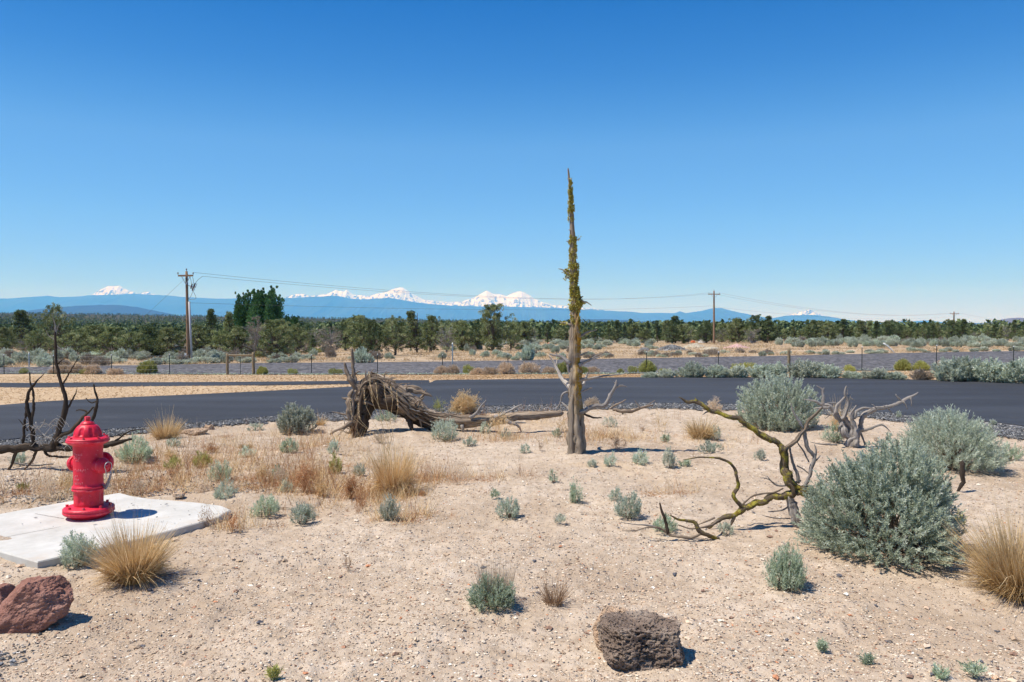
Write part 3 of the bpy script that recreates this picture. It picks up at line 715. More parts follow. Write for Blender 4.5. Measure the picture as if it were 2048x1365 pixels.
# --- uprooted fallen tree
D1 = P(772, 868); Y1 = D1.y + .25
fallen = empty('fallen_tree', P(800, 868)); tag(fallen, 'uprooted fallen grey tree with arched root mass, lying behind the straw coloured grass', 'fallen tree')
rs = np.random.RandomState(5)
mb = MB()
limb('', [(745, 765, 24), (768, 774, 42), (790, 794, 48), (820, 815, 42), (851, 831, 32), (886, 839, 27), (921, 843, 24), (968, 843, 21), (1015, 837, 17), (1062, 832, 15), (1122, 828, 11)], Y1 + .1, None, None, rs, 22, .15, .08, 5, 2.2, mb=mb, step=.05)
mb.build('trunk', M['log_wood'], fallen, smooth=True)
ROOT = [
    [(762, 770, 34, Y1 + .2), (742, 764, 34, Y1 + .05), (732, 785, 30, Y1 - .05), (726, 815, 27, Y1 - .15), (718, 845, 24, Y1 - .2), (716, 874, 18, Y1 - .25)],
    [(772, 772, 26, Y1 + .3), (752, 756, 20, Y1 + .25), (735, 758, 16, Y1 + .2), (722, 775, 14, Y1 + .1), (715, 800, 12, Y1)],
    [(706, 780, 5, Y1 - .2), (699, 790, 10, Y1 - .2), (698, 812, 11, Y1 - .25), (701, 840, 10, Y1 - .25), (706, 868, 6, Y1 - .2)],
    [(712, 782, 6, Y1 - .15), (704, 800, 8, Y1 - .22), (706, 830, 9, Y1 - .25), (700, 866, 5, Y1 - .25)],
    [(724, 792, 24, Y1), (716, 776, 15, Y1 - .05), (704, 764, 12, Y1 - .1), (695, 746, 8, Y1 - .1), (689, 727, 5, Y1 - .1)],
    [(708, 772, 10, Y1 - .05), (709, 755, 8, Y1 - .05), (706, 738, 7, Y1 - .05), (704, 715, 6, Y1 - .05), (703, 698, 4, Y1 - .05)],
    [(708, 752, 4, Y1 - .05), (714, 746, 3, Y1 - .05), (720, 743, 1.5, Y1 - .05)],
    [(696, 798, 6, Y1 - .2), (688, 797, 4, Y1 - .2), (684, 796, 2, Y1 - .2)],
    [(704, 846, 9, Y1 - .3), (695, 850, 7, Y1 - .35), (680, 858, 5, Y1 - .4), (661, 868, 3.5, Y1 - .45)],
    [(704, 848, 4, Y1 - .3), (688, 858, 3, Y1 - .4), (676, 872, 1.5, Y1 - .45)],
    [(700, 832, 4, Y1 - .25), (687, 829, 3, Y1 - .25), (675, 826, 2.2, Y1 - .25), (664, 824, 1.2, Y1 - .25)],
    [(748, 756, 12, Y1 + .1), (775, 766, 12, Y1 + .15), (800, 779, 10, Y1 + .2), (826, 784, 9, Y1 + .25), (850, 787, 8, Y1 + .25), (864, 793, 2, Y1 + .25)],
    [(790, 776, 11, Y1 + .2), (810, 778, 13, Y1 + .25), (834, 778, 12, Y1 + .3), (846, 784, 7, Y1 + .3), (858, 790, 3, Y1 + .3)],
    [(795, 796, 12, Y1 + .1), (815, 797, 10, Y1 + .2), (835, 800, 8, Y1 + .25), (845, 793, 5, Y1 + .25), (852, 780, 2, Y1 + .25)],
    [(806, 792, 9, Y1), (822, 806, 8, Y1), (832, 812, 5, Y1 - .05), (840, 802, 4, Y1 - .05), (848, 796, 2, Y1 - .05)],
    [(838, 800, 4, Y1 - .1), (836, 814, 4, Y1 - .12), (834, 826, 4, Y1 - .12), (840, 842, 3.5, Y1 - .12), (844, 857, 1.5, Y1 - .12)],
    [(812, 830, 13, Y1), (818, 842, 11, Y1 - .05), (823, 856, 9, Y1 - .1), (825, 868, 6, Y1 - .1)],
    [(830, 838, 13, Y1 + .1), (845, 850, 12, Y1 + .05), (868, 856, 10, Y1), (880, 862, 5, Y1)],
    [(726, 812, 12, Y1 - .1), (716, 830, 10, Y1 - .2), (712, 850, 8, Y1 - .25), (706, 872, 5, Y1 - .3)],
    [(744, 766, 14, Y1 - .1), (730, 776, 10, Y1 - .2), (722, 800, 8, Y1 - .25), (720, 826, 7, Y1 - .3), (712, 860, 5, Y1 - .35)],
    [(756, 774, 12, Y1 - .12), (770, 786, 12, Y1 - .15), (790, 806, 10, Y1 - .15), (808, 822, 8, Y1 - .12), (830, 840, 6, Y1 - .1)],
    [(752, 800, 26, Y1 + .25), (770, 808, 22, Y1 + .25), (800, 822, 18, Y1 + .2), (820, 840, 14, Y1 + .2)],
    [(752, 800, 26, Y1 + .3), (740, 810, 22, Y1 + .25), (730, 834, 18, Y1 + .15), (726, 862, 14, Y1 + .05)],
    [(758, 786, 22, Y1 + .2), (745, 796, 16, Y1 + .1), (738, 816, 12, Y1)],
    [(764, 764, 8, Y1 - .1), (785, 782, 8, Y1 - .16), (806, 800, 7, Y1 - .18), (825, 818, 6, Y1 - .15), (850, 828, 5, Y1 - .12)],
    [(742, 776, 26, Y1 - .10), (758, 782, 36, Y1 - .12), (776, 796, 38, Y1 - .10), (792, 812, 26, Y1 - .05)],  # this and the next: broad dark pieces added as shade in the arch hollow
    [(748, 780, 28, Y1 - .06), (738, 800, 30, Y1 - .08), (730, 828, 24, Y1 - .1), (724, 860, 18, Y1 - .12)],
    [(712, 800, 9, Y1 - .22), (724, 806, 7, Y1 - .22), (736, 806, 5, Y1 - .2), (748, 812, 3, Y1 - .2)],
]
for i, pl in enumerate(ROOT): limb('root', pl, Y1, M['wood_and_shade'] if i in (0, 19, 21, 22, 23, 16, 17, 25, 26) else M['log_wood'], fallen, rs, 10, .35, .16, 3, 6, step=.03)  # listed roots dark: decayed cavity, with its shade put into the colour
ARC = np.array([(712, 866), (718, 835), (728, 800), (742, 774), (760, 768), (784, 782), (808, 802), (836, 822), (870, 836), (915, 842)], float)
sa = np.concatenate([[0], np.cumsum(np.linalg.norm(np.diff(ARC, axis=0), axis=1))])
for k in range(58):
    t0 = rs.rand() * sa[-1] * .80; L = 30 + 70 * rs.rand(); sg = rs.choice([-1, 1]); o0 = rs.uniform(-17, 17) * (1 - .6 * t0 / sa[-1]); o1 = o0 * 1.2 + rs.randn() * 9
    pl = []; dz = rs.uniform(-.2, -.05)
    for q in np.linspace(0, 1, 5):
        t = np.clip(t0 + sg * L * q, 0, sa[-1]); x, y = np.interp(t, sa, ARC[:, 0]), np.interp(t, sa, ARC[:, 1])
        x2, y2 = np.interp(t + 4, sa, ARC[:, 0]), np.interp(t + 4, sa, ARC[:, 1]); tx, ty = x2 - x + 1e-3, y2 - y; m_ = math.hypot(tx, ty); o = o0 + (o1 - o0) * q
        pl.append((x - ty / m_ * o, y + tx / m_ * o, (2.2 + 3.2 * rs.rand()) * (1 - .75 * q), Y1 + dz - .04 * q))
    limb('root', pl, Y1, M['wood_and_shade'] if k % 3 == 0 else (M['grey_wood'] if k % 7 == 0 else M['log_wood']), fallen, rs, 6, 1.0, .3, 2, 5, step=.028)  # every third strand dark, painting in the shaded gaps between roots
for k in range(44):
    t0 = rs.rand() * sa[-1] * .7; x, y = np.interp(t0, sa, ARC[:, 0]), np.interp(t0, sa, ARC[:, 1]); a = math.atan2(y - 820, x - 765) + rs.randn() * .5; L = 12 + 18 * rs.rand(); z = Y1 + rs.uniform(-.2, .2)
    limb('root', [(x + math.cos(a) * 8, y + math.sin(a) * 8, 4, z), (x + math.cos(a) * (8 + L * .6), y + math.sin(a) * (8 + L * .6), 2.6, z), (x + math.cos(a + .3) * (8 + L), y + math.sin(a + .3) * (8 + L), 1, z)], Y1, M['log_wood'], fallen, rs, 6, .6, .2, 2, 5, step=.025)
for pl in [[(940, 836, 9), (952, 826, 6), (961, 814, 4), (972, 801, 1.5)], [(955, 822, 3), (966, 818, 2), (970, 812, 1)], [(990, 836, 8), (1010, 826, 5), (1028, 817, 4), (1044, 809, 2)],
           [(1010, 840, 9), (1022, 848, 7), (1036, 852, 6), (1042, 862, 3)], [(985, 846, 6), (978, 858, 4), (970, 868, 2)], [(1025, 846, 5), (1040, 846, 4), (1052, 846, 2)], [(924, 850, 8), (926, 862, 6), (928, 868, 4)], [(876, 862, 5), (860, 868, 6), (848, 874, 4)]]:
    limb('branch', pl, Y1 + .02, M['grey_wood'], fallen, rs, 7, .4, .15, 2, 4)

# --- dead limb at the left, on the ground behind the hydrant
rs = np.random.RandomState(8); YL = 8.7
dl = empty('dead_branch', P(60, 950)); tag(dl, 'dark dead limb with upright bare branches, lying on the ground behind the hydrant', 'dead branch')
limb('trunk', [(-60, 905, 12), (0, 898, 14), (50, 897, 15), (105, 897, 14), (165, 893, 13), (225, 887, 10), (262, 878, 4)], YL, M['dark_wood'], dl, rs, 12, .25, .14, 3, 4, step=.03)
for k, pl in [
    ('d', [(110, 898, 16), (116, 872, 14), (125, 838, 12), (131, 808, 11), (126, 780, 10), (120, 760, 9), (114, 728, 7.5), (111, 692, 6), (110, 665, 4)]),
    ('g', [(110, 672, 4.5), (111, 656, 4), (107, 640, 2), (104, 628, 1)]), ('g', [(110, 670, 3), (116, 655, 2), (120, 645, 1)]), ('g', [(111, 690, 3), (122, 698, 2), (140, 707, 1)]), ('g', [(110, 680, 3), (98, 672, 1.5), (92, 662, .8)]), ('g', [(111, 696, 3), (126, 700, 1.5), (134, 690, .8)]),
    ('d', [(127, 768, 4), (138, 748, 3), (148, 730, 2), (158, 713, 1)]), ('d', [(133, 820, 5), (145, 799, 4), (151, 788, 3), (154, 779, 1.5)]), ('d', [(115, 730, 3), (122, 722, 2.5), (130, 718, 1)]),
    ('d', [(70, 900, 12), (66, 870, 11), (60, 840, 9), (54, 806, 8), (60, 782, 6), (70, 768, 4), (78, 758, 3), (90, 746, 1)]),
    ('d', [(63, 845, 6), (67, 815, 6), (66, 785, 5), (61, 768, 4), (59, 745, 3)]), ('d', [(45, 898, 7), (47, 865, 6), (51, 836, 5), (55, 812, 4)]), ('d', [(56, 862, 4), (46, 850, 3), (37, 839, 1.5)]),
    ('w', [(112, 890, 11), (124, 872, 10), (140, 863, 9), (154, 849, 8), (164, 835, 7), (176, 826, 6), (186, 815, 4)]),
    ('d', [(184, 845, 7), (190, 825, 7), (194, 803, 6), (192, 790, 5), (187, 770, 4)]), ('d', [(193, 803, 4), (184, 806, 3), (176, 802, 2.5), (172, 796, 1.5)]),
    ('w', [(176, 828, 5), (170, 822, 4), (163, 820, 3), (153, 821, 3)]),
    ('p', [(72, 845, 4), (78, 860, 4), (90, 872, 3), (104, 880, 3)]), ('p', [(78, 858, 2), (86, 848, 1.5), (90, 838, .8)]), ('p', [(88, 872, 2), (96, 862, 1.5), (104, 852, .8)]), ('p', [(66, 868, 2), (84, 882, 2), (96, 896, 1.2)]),
    ('w', [(32, 900, 8), (28, 915, 7), (22, 932, 6), (12, 952, 4), (8, 964, 2)]), ('w', [(74, 900, 8), (68, 917, 6), (58, 930, 5), (48, 940, 3)]),
    ('g', [(22, 924, 4), (45, 929, 4), (70, 931, 4), (106, 928, 3)]), ('d', [(88, 902, 5), (100, 912, 5), (130, 914, 4), (158, 916, 2)]), ('d', [(225, 888, 5), (242, 874, 4), (262, 862, 3), (292, 858, 1)]),
]: limb('branch', [(q[0], q[1], q[2] * .80) for q in pl], YL + (.1 if k == 'g' else 0), {'d': M['dark_wood'], 'w': M['wood_and_shade'], 'g': M['grey_wood'], 'p': M['pale_wood']}[k], dl, rs, 8, .45, .2, 2, 4)
mb = MB()
for _ in range(70):
    x, y = 60 + 90 * rs.rand(), 850 + 55 * rs.rand(); a = rs.randn() * .9
    L = 12 + 24 * rs.rand()
    limb('', [(x, y, 1.3), (x + L * .5 * math.sin(a), y - L * .4, 1.0), (x + L * math.sin(a * 1.2), y - L * .9 * abs(math.cos(a)) + 6, .6)], YL - .1 + .3 * rs.rand(), None, None, rs, 3, .4, 0, mb=mb, tone=.7)
o = mb.build('twigs', M['pale_wood'], dl); o['kind'] = 'stuff'

# --- lichen-covered dead limb, right
rs = np.random.RandomState(11); YR = P(1593, 1053).y
dr = empty('dead_branch', P(1593, 1053)); tag(dr, 'mossy dead limb with yellow lichen, long arm reaching left from the largest sagebrush', 'dead branch')
for k, pl in [
    ('l', [(1655, 1005, 20), (1614, 985, 19), (1590, 976, 19), (1576, 958, 18), (1572, 930, 17), (1567, 900, 15)]),
    ('l', [(1568, 904, 14), (1552, 887, 13), (1536, 877, 13), (1514, 862, 12), (1497, 850, 11), (1476, 835, 11), (1449, 831, 9), (1424, 822, 8), (1408, 813, 8), (1396, 805, 7), (1384, 804, 6), (1374, 804, 5), (1359, 795, 2)]),
    ('l', [(1396, 806, 4), (1392, 798, 3), (1389, 796, 1.2)]), ('g', [(1424, 820, 4), (1412, 825, 3), (1405, 830, 1.2)]),
    ('w', [(1568, 900, 10), (1580, 890, 9), (1592, 879, 9), (1608, 857, 8), (1618, 842, 7), (1631, 830, 6), (1644, 816, 4)]),
    ('g', [(1608, 857, 6), (1600, 845, 5), (1592, 834, 4.5), (1585, 820, 3), (1582, 807, 1.5)]),
    ('l', [(1588, 985, 18), (1578, 992, 17), (1560, 993, 14), (1536, 1000, 13), (1514, 1006, 12), (1494, 1015, 12), (1469, 1030, 10), (1447, 1036, 8), (1436, 1042, 7), (1424, 1050, 6), (1412, 1060, 4)]),
    ('l', [(1490, 1018, 9), (1478, 1006, 9), (1467, 996, 8), (1472, 982, 8), (1476, 967, 7.5), (1473, 952, 7), (1469, 940, 6.5), (1459, 926, 6), (1446, 919, 5), (1434, 917, 4), (1418, 915, 3.5), (1404, 915, 3), (1385, 917, 2), (1366, 920, 1.2)]),
    ('w', [(1484, 1012, 4), (1493, 1002, 3.5), (1504, 992, 3), (1520, 989, 3), (1548, 985, 3), (1566, 978, 3)]), ('w', [(1469, 1030, 8), (1465, 1042, 6), (1458, 1054, 4)]),
    ('l', [(1439, 1078, 5, YR - .3), (1424, 1074, 8, YR - .3), (1404, 1067, 9, YR - .3), (1396, 1056, 8, YR - .3), (1388, 1046, 7, YR - .3), (1374, 1042, 6, YR - .3), (1358, 1040, 5, YR - .3), (1349, 1035, 4, YR - .3), (1340, 1031, 2, YR - .3)]),
    ('w', [(1402, 1067, 6, YR - .3), (1384, 1075, 6, YR - .32), (1360, 1074, 5.5, YR - .32), (1339, 1070, 5, YR - .32), (1330, 1062, 4.5, YR - .32), (1318, 1056, 3.5, YR - .32), (1299, 1055, 3, YR - .32), (1284, 1058, 2.5, YR - .32), (1269, 1062, 2, YR - .32), (1244, 1062, 1, YR - .32)]),
    ('d', [(1336, 1068, 6, YR - .32), (1332, 1052, 5.5, YR - .32), (1328, 1036, 5, YR - .32), (1322, 1022, 4, YR - .32), (1319, 1007, 2.5, YR - .32)]),
    ('g', [(1322, 1060, 3, YR - .28), (1308, 1053, 3, YR - .28), (1290, 1050, 3, YR - .28), (1268, 1049, 2, YR - .28), (1241, 1045, 1, YR - .28)]),
    ('w', [(1436, 1042, 5, YR - .1), (1420, 1050, 5, YR - .2), (1402, 1056, 4, YR - .25), (1380, 1058, 4, YR - .25), (1356, 1050, 2, YR - .25)]), ('w', [(1430, 1036, 3), (1410, 1044, 3), (1396, 1050, 2)]),
    ('l', [(1590, 990, 9, YR - .12), (1586, 978, 8, YR - .12), (1580, 968, 5, YR - .12)]),
    ('g', [(1579, 992, 15), (1583, 1015, 16), (1588, 1035, 17), (1594, 1056, 17)]), ('g', [(1608, 858, 6), (1610, 878, 7), (1618, 900, 7), (1630, 914, 7), (1625, 935, 7), (1618, 955, 7), (1608, 972, 7)]),
    ('g', [(1630, 914, 5), (1632, 900, 4), (1629, 890, 2)]), ('g', [(1632, 922, 3), (1640, 912, 2)]), ('g', [(1580, 896, 4), (1584, 918, 4.5), (1592, 945, 5), (1598, 965, 6)]), ('g', [(1595, 885, 2), (1606, 902, 3), (1618, 924, 3)]), ('g', [(1594, 932, 3), (1608, 940, 3), (1618, 948, 2)]),
    ('g', [(1534, 952, 1.5), (1542, 962, 3), (1556, 972, 4), (1576, 970, 4), (1600, 962, 4)]), ('g', [(1536, 1024, 1.5), (1552, 1023, 3), (1568, 1020, 3), (1580, 1012, 4)]), ('g', [(1520, 956, 1), (1534, 958, 2), (1548, 966, 2)]), ('g', [(1523, 1030, 1), (1545, 1036, 2), (1580, 1038, 2)]),
]: limb('branch', pl, YR, {'d': M['wood_and_shade'], 'w': M['log_wood'], 'g': M['grey_wood'], 'l': M['lichen_wood']}[k], dr, rs, 10, .45, .16, 2, 4, step=.022)

# --- silver grey dead shrub behind the big sagebrush
rs = np.random.RandomState(12); YG = P(1706, 893).y
dg = empty('dead_shrub', P(1706, 893)); tag(dg, 'silver grey dead shrub with forked bare branches against the road, behind the large sagebrush', 'dead shrub')
for pl in [
    [(1704, 896, 26), (1698, 872, 22), (1690, 852, 16), (1682, 840, 12), (1671, 828, 10)], [(1708, 896, 18), (1706, 870, 14), (1698, 850, 12), (1694, 838, 9)], [(1712, 894, 14), (1712, 868, 12), (1708, 848, 10), (1704, 832, 7), (1708, 820, 4)],
    [(1671, 830, 9), (1663, 817, 7), (1655, 811, 7), (1646, 810, 6), (1632, 804, 4), (1622, 801, 3), (1608, 799, 1.5)], [(1646, 810, 6), (1646, 795, 5.5), (1645, 781, 4), (1640, 776, 3), (1633, 772, 1.5)], [(1646, 781, 3), (1648, 776, 1)], [(1660, 815, 4), (1645, 816, 4), (1628, 818, 2)],
    [(1683, 838, 9), (1690, 824, 8), (1696, 808, 7), (1694, 796, 6), (1690, 788, 5), (1693, 773, 3)], [(1671, 828, 7), (1673, 812, 6), (1680, 803, 5), (1690, 794, 4), (1702, 790, 2)], [(1690, 792, 4), (1700, 796, 3), (1708, 801, 1.5)], [(1674, 808, 3), (1664, 806, 2), (1654, 807, 1)],
    [(1706, 892, 12), (1714, 872, 11), (1722, 855, 10), (1722, 840, 9), (1730, 827, 8.5), (1745, 819, 8), (1760, 817, 7.5), (1776, 815, 7), (1796, 807, 6), (1818, 796, 4.5), (1830, 790, 3.5), (1836, 785, 1.5)],
    [(1804, 803, 4), (1797, 797, 3.5), (1791, 789, 2)], [(1806, 803, 3.5), (1812, 811, 3), (1815, 820, 1.2)], [(1821, 795, 3), (1823, 803, 2.5), (1823, 812, 1.5)], [(1776, 816, 3), (1780, 822, 2), (1785, 829, 1)], [(1753, 818, 3), (1748, 812, 2), (1743, 809, 1)], [(1770, 815, 2.5), (1768, 810, 1)],
    [(1709, 838, 6), (1714, 822, 5.5), (1724, 817, 5), (1734, 816, 4), (1744, 817, 2)], [(1724, 862, 5), (1738, 858, 5), (1751, 854, 4.5), (1764, 850, 4), (1772, 855, 3), (1781, 864, 1)],
    [(1697, 885, 8), (1704, 872, 8), (1716, 862, 7), (1726, 858, 5)], [(1694, 894, 7), (1700, 880, 6), (1710, 876, 5)], [(1730, 890, 4), (1722, 868, 3), (1716, 850, 2)], [(1660, 830, 2), (1655, 834, 1.6), (1650, 838, .8)],
    [(1674, 890, 3), (1655, 889, 3), (1636, 888, 2), (1620, 884, 1)], [(1690, 846, 5), (1680, 852, 4), (1676, 862, 2)], [(1706, 840, 7), (1700, 830, 5), (1712, 812, 3)],
]: limb('branch', pl, YG + .12 * rs.randn(), M['grey_wood'], dg, rs, 9, .4, .16, 2, 4, step=.028)

# --- small dead branch on the gravel behind the standing trunk
rs = np.random.RandomState(13); YB = P(1250, 828).y
db = empty('dead_branch', P(1250, 828)); tag(db, 'short grey dead branch lying along the roadside gravel, right of the standing trunk', 'dead branch')
for pl in [[(1226, 819, 6), (1244, 824, 8), (1262, 822, 7), (1280, 816, 6), (1306, 811, 3)], [(1219, 818, 3), (1228, 812, 3.5), (1240, 806, 3), (1252, 800, 1.5)], [(1224, 810, 2), (1228, 804, 1)], [(1280, 816, 3), (1274, 808, 2), (1270, 802, 1)], [(1245, 826, 4), (1247, 831, 3)], [(1290, 815, 2), (1302, 806, 1.5), (1310, 801, .8)]]:
    limb('branch', pl, YB, M['log_wood'], db, rs, 7, .4, .2, 2, 4)

# ------------------------------------------------------------------ concrete slab and hydrant
def Pz(px, py, z):
    dx, dz = ray(px, py); Y = (z - EYE) / dz; return Vector((dx * Y, Y, z))
SZ = .05
slab_px = [(75, 1124), (-110, 1072), (-260, 1052), (-60, 1036), (0, 1028), (120, 1006), (238, 986), (262, 992), (300, 998), (345, 1001), (400, 1006), (444, 1012), (462, 1020), (436, 1034), (400, 1045), (300, 1072), (200, 1095)]
def slab_mat():
    m, nt, b = new_mat('pale_concrete'); oc = coords(nt)
    n = noise_n(nt, 4, 7, .7, oc); f = noise_n(nt, 180, 3, .7, oc)
    c = ramp(nt, [(.3, (.42, .41, .38)), (.7, (.57, .56, .53))], n.outputs[0]).outputs[0]
    c = mix(nt, c, (.30, .27, .24), math_n(nt, 'MULTIPLY', ramp(nt, [(.66, (0,) * 3), (.74, (1,) * 3)], f.outputs[0]).outputs[0], .6))
    d = noise_n(nt, 1.6, 7, .75, oc)
    c = mix(nt, c, (.50, .38, .28), math_n(nt, 'MULTIPLY', ramp(nt, [(.55, (0,) * 3), (.75, (1,) * 3)], d.outputs[0]).outputs[0], .55))
    # brushed finish
    br = noise_n(nt, 30, 3, .6, mapping(nt, oc, (.3, 6, 1), (0, 0, .3)))
    nt.links.new(c, b.inputs['Base Color']); rough(b, .9, .2)
    bump(nt, b, math_n(nt, 'ADD', br.outputs[0], f.outputs[0]), .35, .004); return m
M['concrete'] = slab_mat()
bm_top = [Pz(x, y, SZ) for x, y in slab_px]
cen = sum(bm_top, Vector()) / len(bm_top)
mb = MB(); k = len(bm_top)
top_in = [p + (cen - p).normalized() * .008 for p in bm_top]
V = [tuple(p) for p in top_in] + [(p.x, p.y, SZ - .008) for p in bm_top] + [(p.x, p.y, -.08) for p in bm_top] + [(cen.x, cen.y, SZ)]
mb.v.append(np.array(V)); mb.t.append(np.zeros(len(V))); mb.st.append(np.zeros((len(V), 3))); mb.n = len(V)
fq = []
for i in range(k):
    j = (i + 1) % k
    fq += [(i, j, k + j, k + i), (k + i, k + j, 2 * k + j, 2 * k + i)]
mb.f.append(np.array(fq)); mb.f.append(np.array([(j, i, 3 * k) for i in range(k) for j in [(i + 1) % k]]))
slab = mb.build('concrete_slab', M['concrete'], loc=tuple(cen.xy) + (0,))
tag(slab, 'pale poured concrete slab with a straight joint, under the red hydrant', 'slab')
mb = MB()
for a, b in (((-140, 1103), (122, 1054)), ((70, 1028), (128, 1038))):
    p, q = Pz(*a, SZ), Pz(*b, SZ); n = 26; pts = [p.lerp(q, i / n) + Vector((0, 0, .0015)) for i in range(n + 1)]
    w = .0035; pp = np.array([tuple(v) for v in pts]); wob = R_.randn(n + 1) * .0015; pp[:, 1] += wob
    mb.add(np.concatenate([pp - [0, w, 0], pp + [0, w, 0]]), [(i, i + 1, i + n + 2, i + n + 1) for i in range(n)])
M['joint'] = plain_mat('dirty_joint', (.16, .13, .11), .95)
jo = mb.build('joint', M['joint']); jo.parent = slab; jo.location = -Vector(slab.location)
# drifted soil over the slab's edges
def mound(cx_, cy_, rx, ry, h, seed, name, label):
    rs = np.random.RandomState(seed); n = 60
    g = np.linspace(-1, 1, n); X, Y = np.meshgrid(g, g); r = np.sqrt(X ** 2 + Y ** 2)
    lump = value_noise(X + 5, Y + 5, 2.2, seed) * .7 + value_noise(X + 5, Y + 5, 6, seed + 1) * .3
    Z = h * np.clip(1 - r * (1.0 + .5 * (lump - .5)), -.3, 1) ** 1 * (.6 + .8 * lump) + .006 * value_noise(X + 5, Y + 5, 22, seed + 2)
    P0 = np.stack([cx_ + X * rx, cy_ + Y * ry, Z], -1); P0[..., 2] += np.where(r > 1, -.06, 0)
    mb = MB(); idx = np.arange(n * n).reshape(n, n)
    mb.add(P0.reshape(-1, 3), np.stack([idx[:-1, :-1], idx[:-1, 1:], idx[1:, 1:], idx[1:, :-1]], -1).reshape(-1, 4))
    return mb, name, label
c1 = Pz(400, 1010, 0)
mb, _, _ = mound(c1.x + .12, c1.y + .10, .95, .30, .095, 3, '', '')
o = mb.build('soil_drift', M['soil'], smooth=True); tag(o, kind='structure')
c1 = Pz(-20, 1092, 0)
mb, _, _ = mound(c1.x, c1.y, .35, .13, .085, 5, '', '')
o = mb.build('soil_drift', M['soil'], smooth=True); tag(o, kind='structure')

def paint_mat():
    m, nt, b = new_mat('red_hydrant_paint'); oc = coords(nt)
    n = noise_n(nt, 9, 6, .7, oc); c = ramp(nt, [(.3, (.52, .006, .026)), (.7, (.66, .016, .05))], n.outputs[0]).outputs[0]
    geo = nt.nodes.new('ShaderNodeNewGeometry')
    ch = math_n(nt, 'MULTIPLY', ramp(nt, [(.53, (0,) * 3), (.58, (1,) * 3)], geo.outputs['Pointiness']).outputs[0], ramp(nt, [(.5, (0,) * 3), (.62, (1,) * 3)], noise_n(nt, 35, 5, .7, oc).outputs[0]).outputs[0])
    c = mix(nt, c, (.62, .22, .24), math_n(nt, 'MULTIPLY', ch, .6))
    fl = ramp(nt, [(.64, (0,) * 3), (.68, (1,) * 3)], noise_n(nt, 60, 4, .7, oc).outputs[0]).outputs[0]
    c = mix(nt, c, (.60, .25, .25), math_n(nt, 'MULTIPLY', fl, .5))
    nt.links.new(c, b.inputs['Base Color']); rough(b, .48, .4)
    bump(nt, b, noise_n(nt, 55, 4, .6, oc).outputs[0], .25, .003); return m
M['red'] = paint_mat()
hb = Pz(178, 1034, SZ)
hyd = empty('fire_hydrant', hb); tag(hyd, 'red painted fire hydrant with hanging chains, standing on the concrete slab', 'fire hydrant')
def hp(x, y, z): return np.array([hb.x + x, hb.y + y, hb.z + z])
O = hp(0, 0, 0)
def part(name, prof, c=None, axis=(0, 0, 1), n=64, mod=None, m='red', parent=hyd, smooth=True):
    mb = MB(); lathe(mb, prof, O if c is None else c, axis, n, mod)
    o = mb.build(name, M[m], parent, smooth=smooth)
    return o
part('base_flange', [(.001, .0), (.135, .0), (.150, .012), (.158, .016), (.166, .030), (.196, .036), (.205, .046), (.205, .060), (.198, .066), (.205, .072), (.203, .084), (.185, .094), (.125, .102), (.120, .104), (.001, .106)])
def panels(t, r, z):
    s = math.cos(8 * t + .6); k = 1 / (1 + math.exp(-14 * (s - .2)))
    return 1 - .06 * k * min(1, max(0, (z - .125) / .02)) * min(1, max(0, (.222 - z) / .02))
zz = [(.116, .10), (.117, .112)] + [(.117, z) for z in np.linspace(.12, .228, 16)]
part('lower_barrel', zz + [(.118, .232)], n=96, mod=panels)
part('barrel', [(.118, .228), (.131, .232), (.134, .240), (.131, .248), (.124, .251), (.130, .256), (.131, .264), (.128, .270), (.119, .276), (.118, .30), (.118, .55), (.119, .60), (.122, .625), (.126, .632)], n=80)
part('bonnet_flange', [(.10, .618), (.142, .622), (.160, .632), (.171, .640), (.174, .648), (.171, .655), (.166, .658), (.170, .662), (.167, .670), (.150, .678), (.118, .684), (.112, .686), (.05, .687)])
def flutes(t, r, z):
    s = math.cos(8 * t + .2); k = 1 / (1 + math.exp(-16 * (s - .35)))
    return 1 - .11 * k * min(1, max(0, (z - .692) / .014)) * min(1, max(0, (.776 - z) / .03))
dome = [(.113, .684)] + [(.113 * math.cos(a) ** .85 if a < 1.5 else .01, .690 + .108 * math.sin(a)) for a in np.linspace(0, 1.16, 22)]
part('bonnet', dome + [(.052, .789), (.050, .792)], n=112, mod=flutes)
part('bonnet_collar', [(.050, .786), (.056, .790), (.056, .797), (.048, .800), (.046, .806), (.036, .810), (.030, .814), (.002, .815)])
part('operating_nut', [(.026, .812), (.026, .846), (.021, .852), (.001, .853)], n=5, smooth=False)
mb = MB()
for k in range(8):
    a = 2 * math.pi * k / 8 + .25
    o = MB(); cyl(o, hp(.150 * math.cos(a), .150 * math.sin(a), .672), hp(.150 * math.cos(a), .150 * math.sin(a), .690), .010, 6); o.build('bolt', M['red'], hyd)
    o = MB(); cyl(o, hp(.172 * math.cos(a), .172 * math.sin(a), .092), hp(.172 * math.cos(a), .172 * math.sin(a), .113), .012, 6); o.build('bolt', M['red'], hyd)
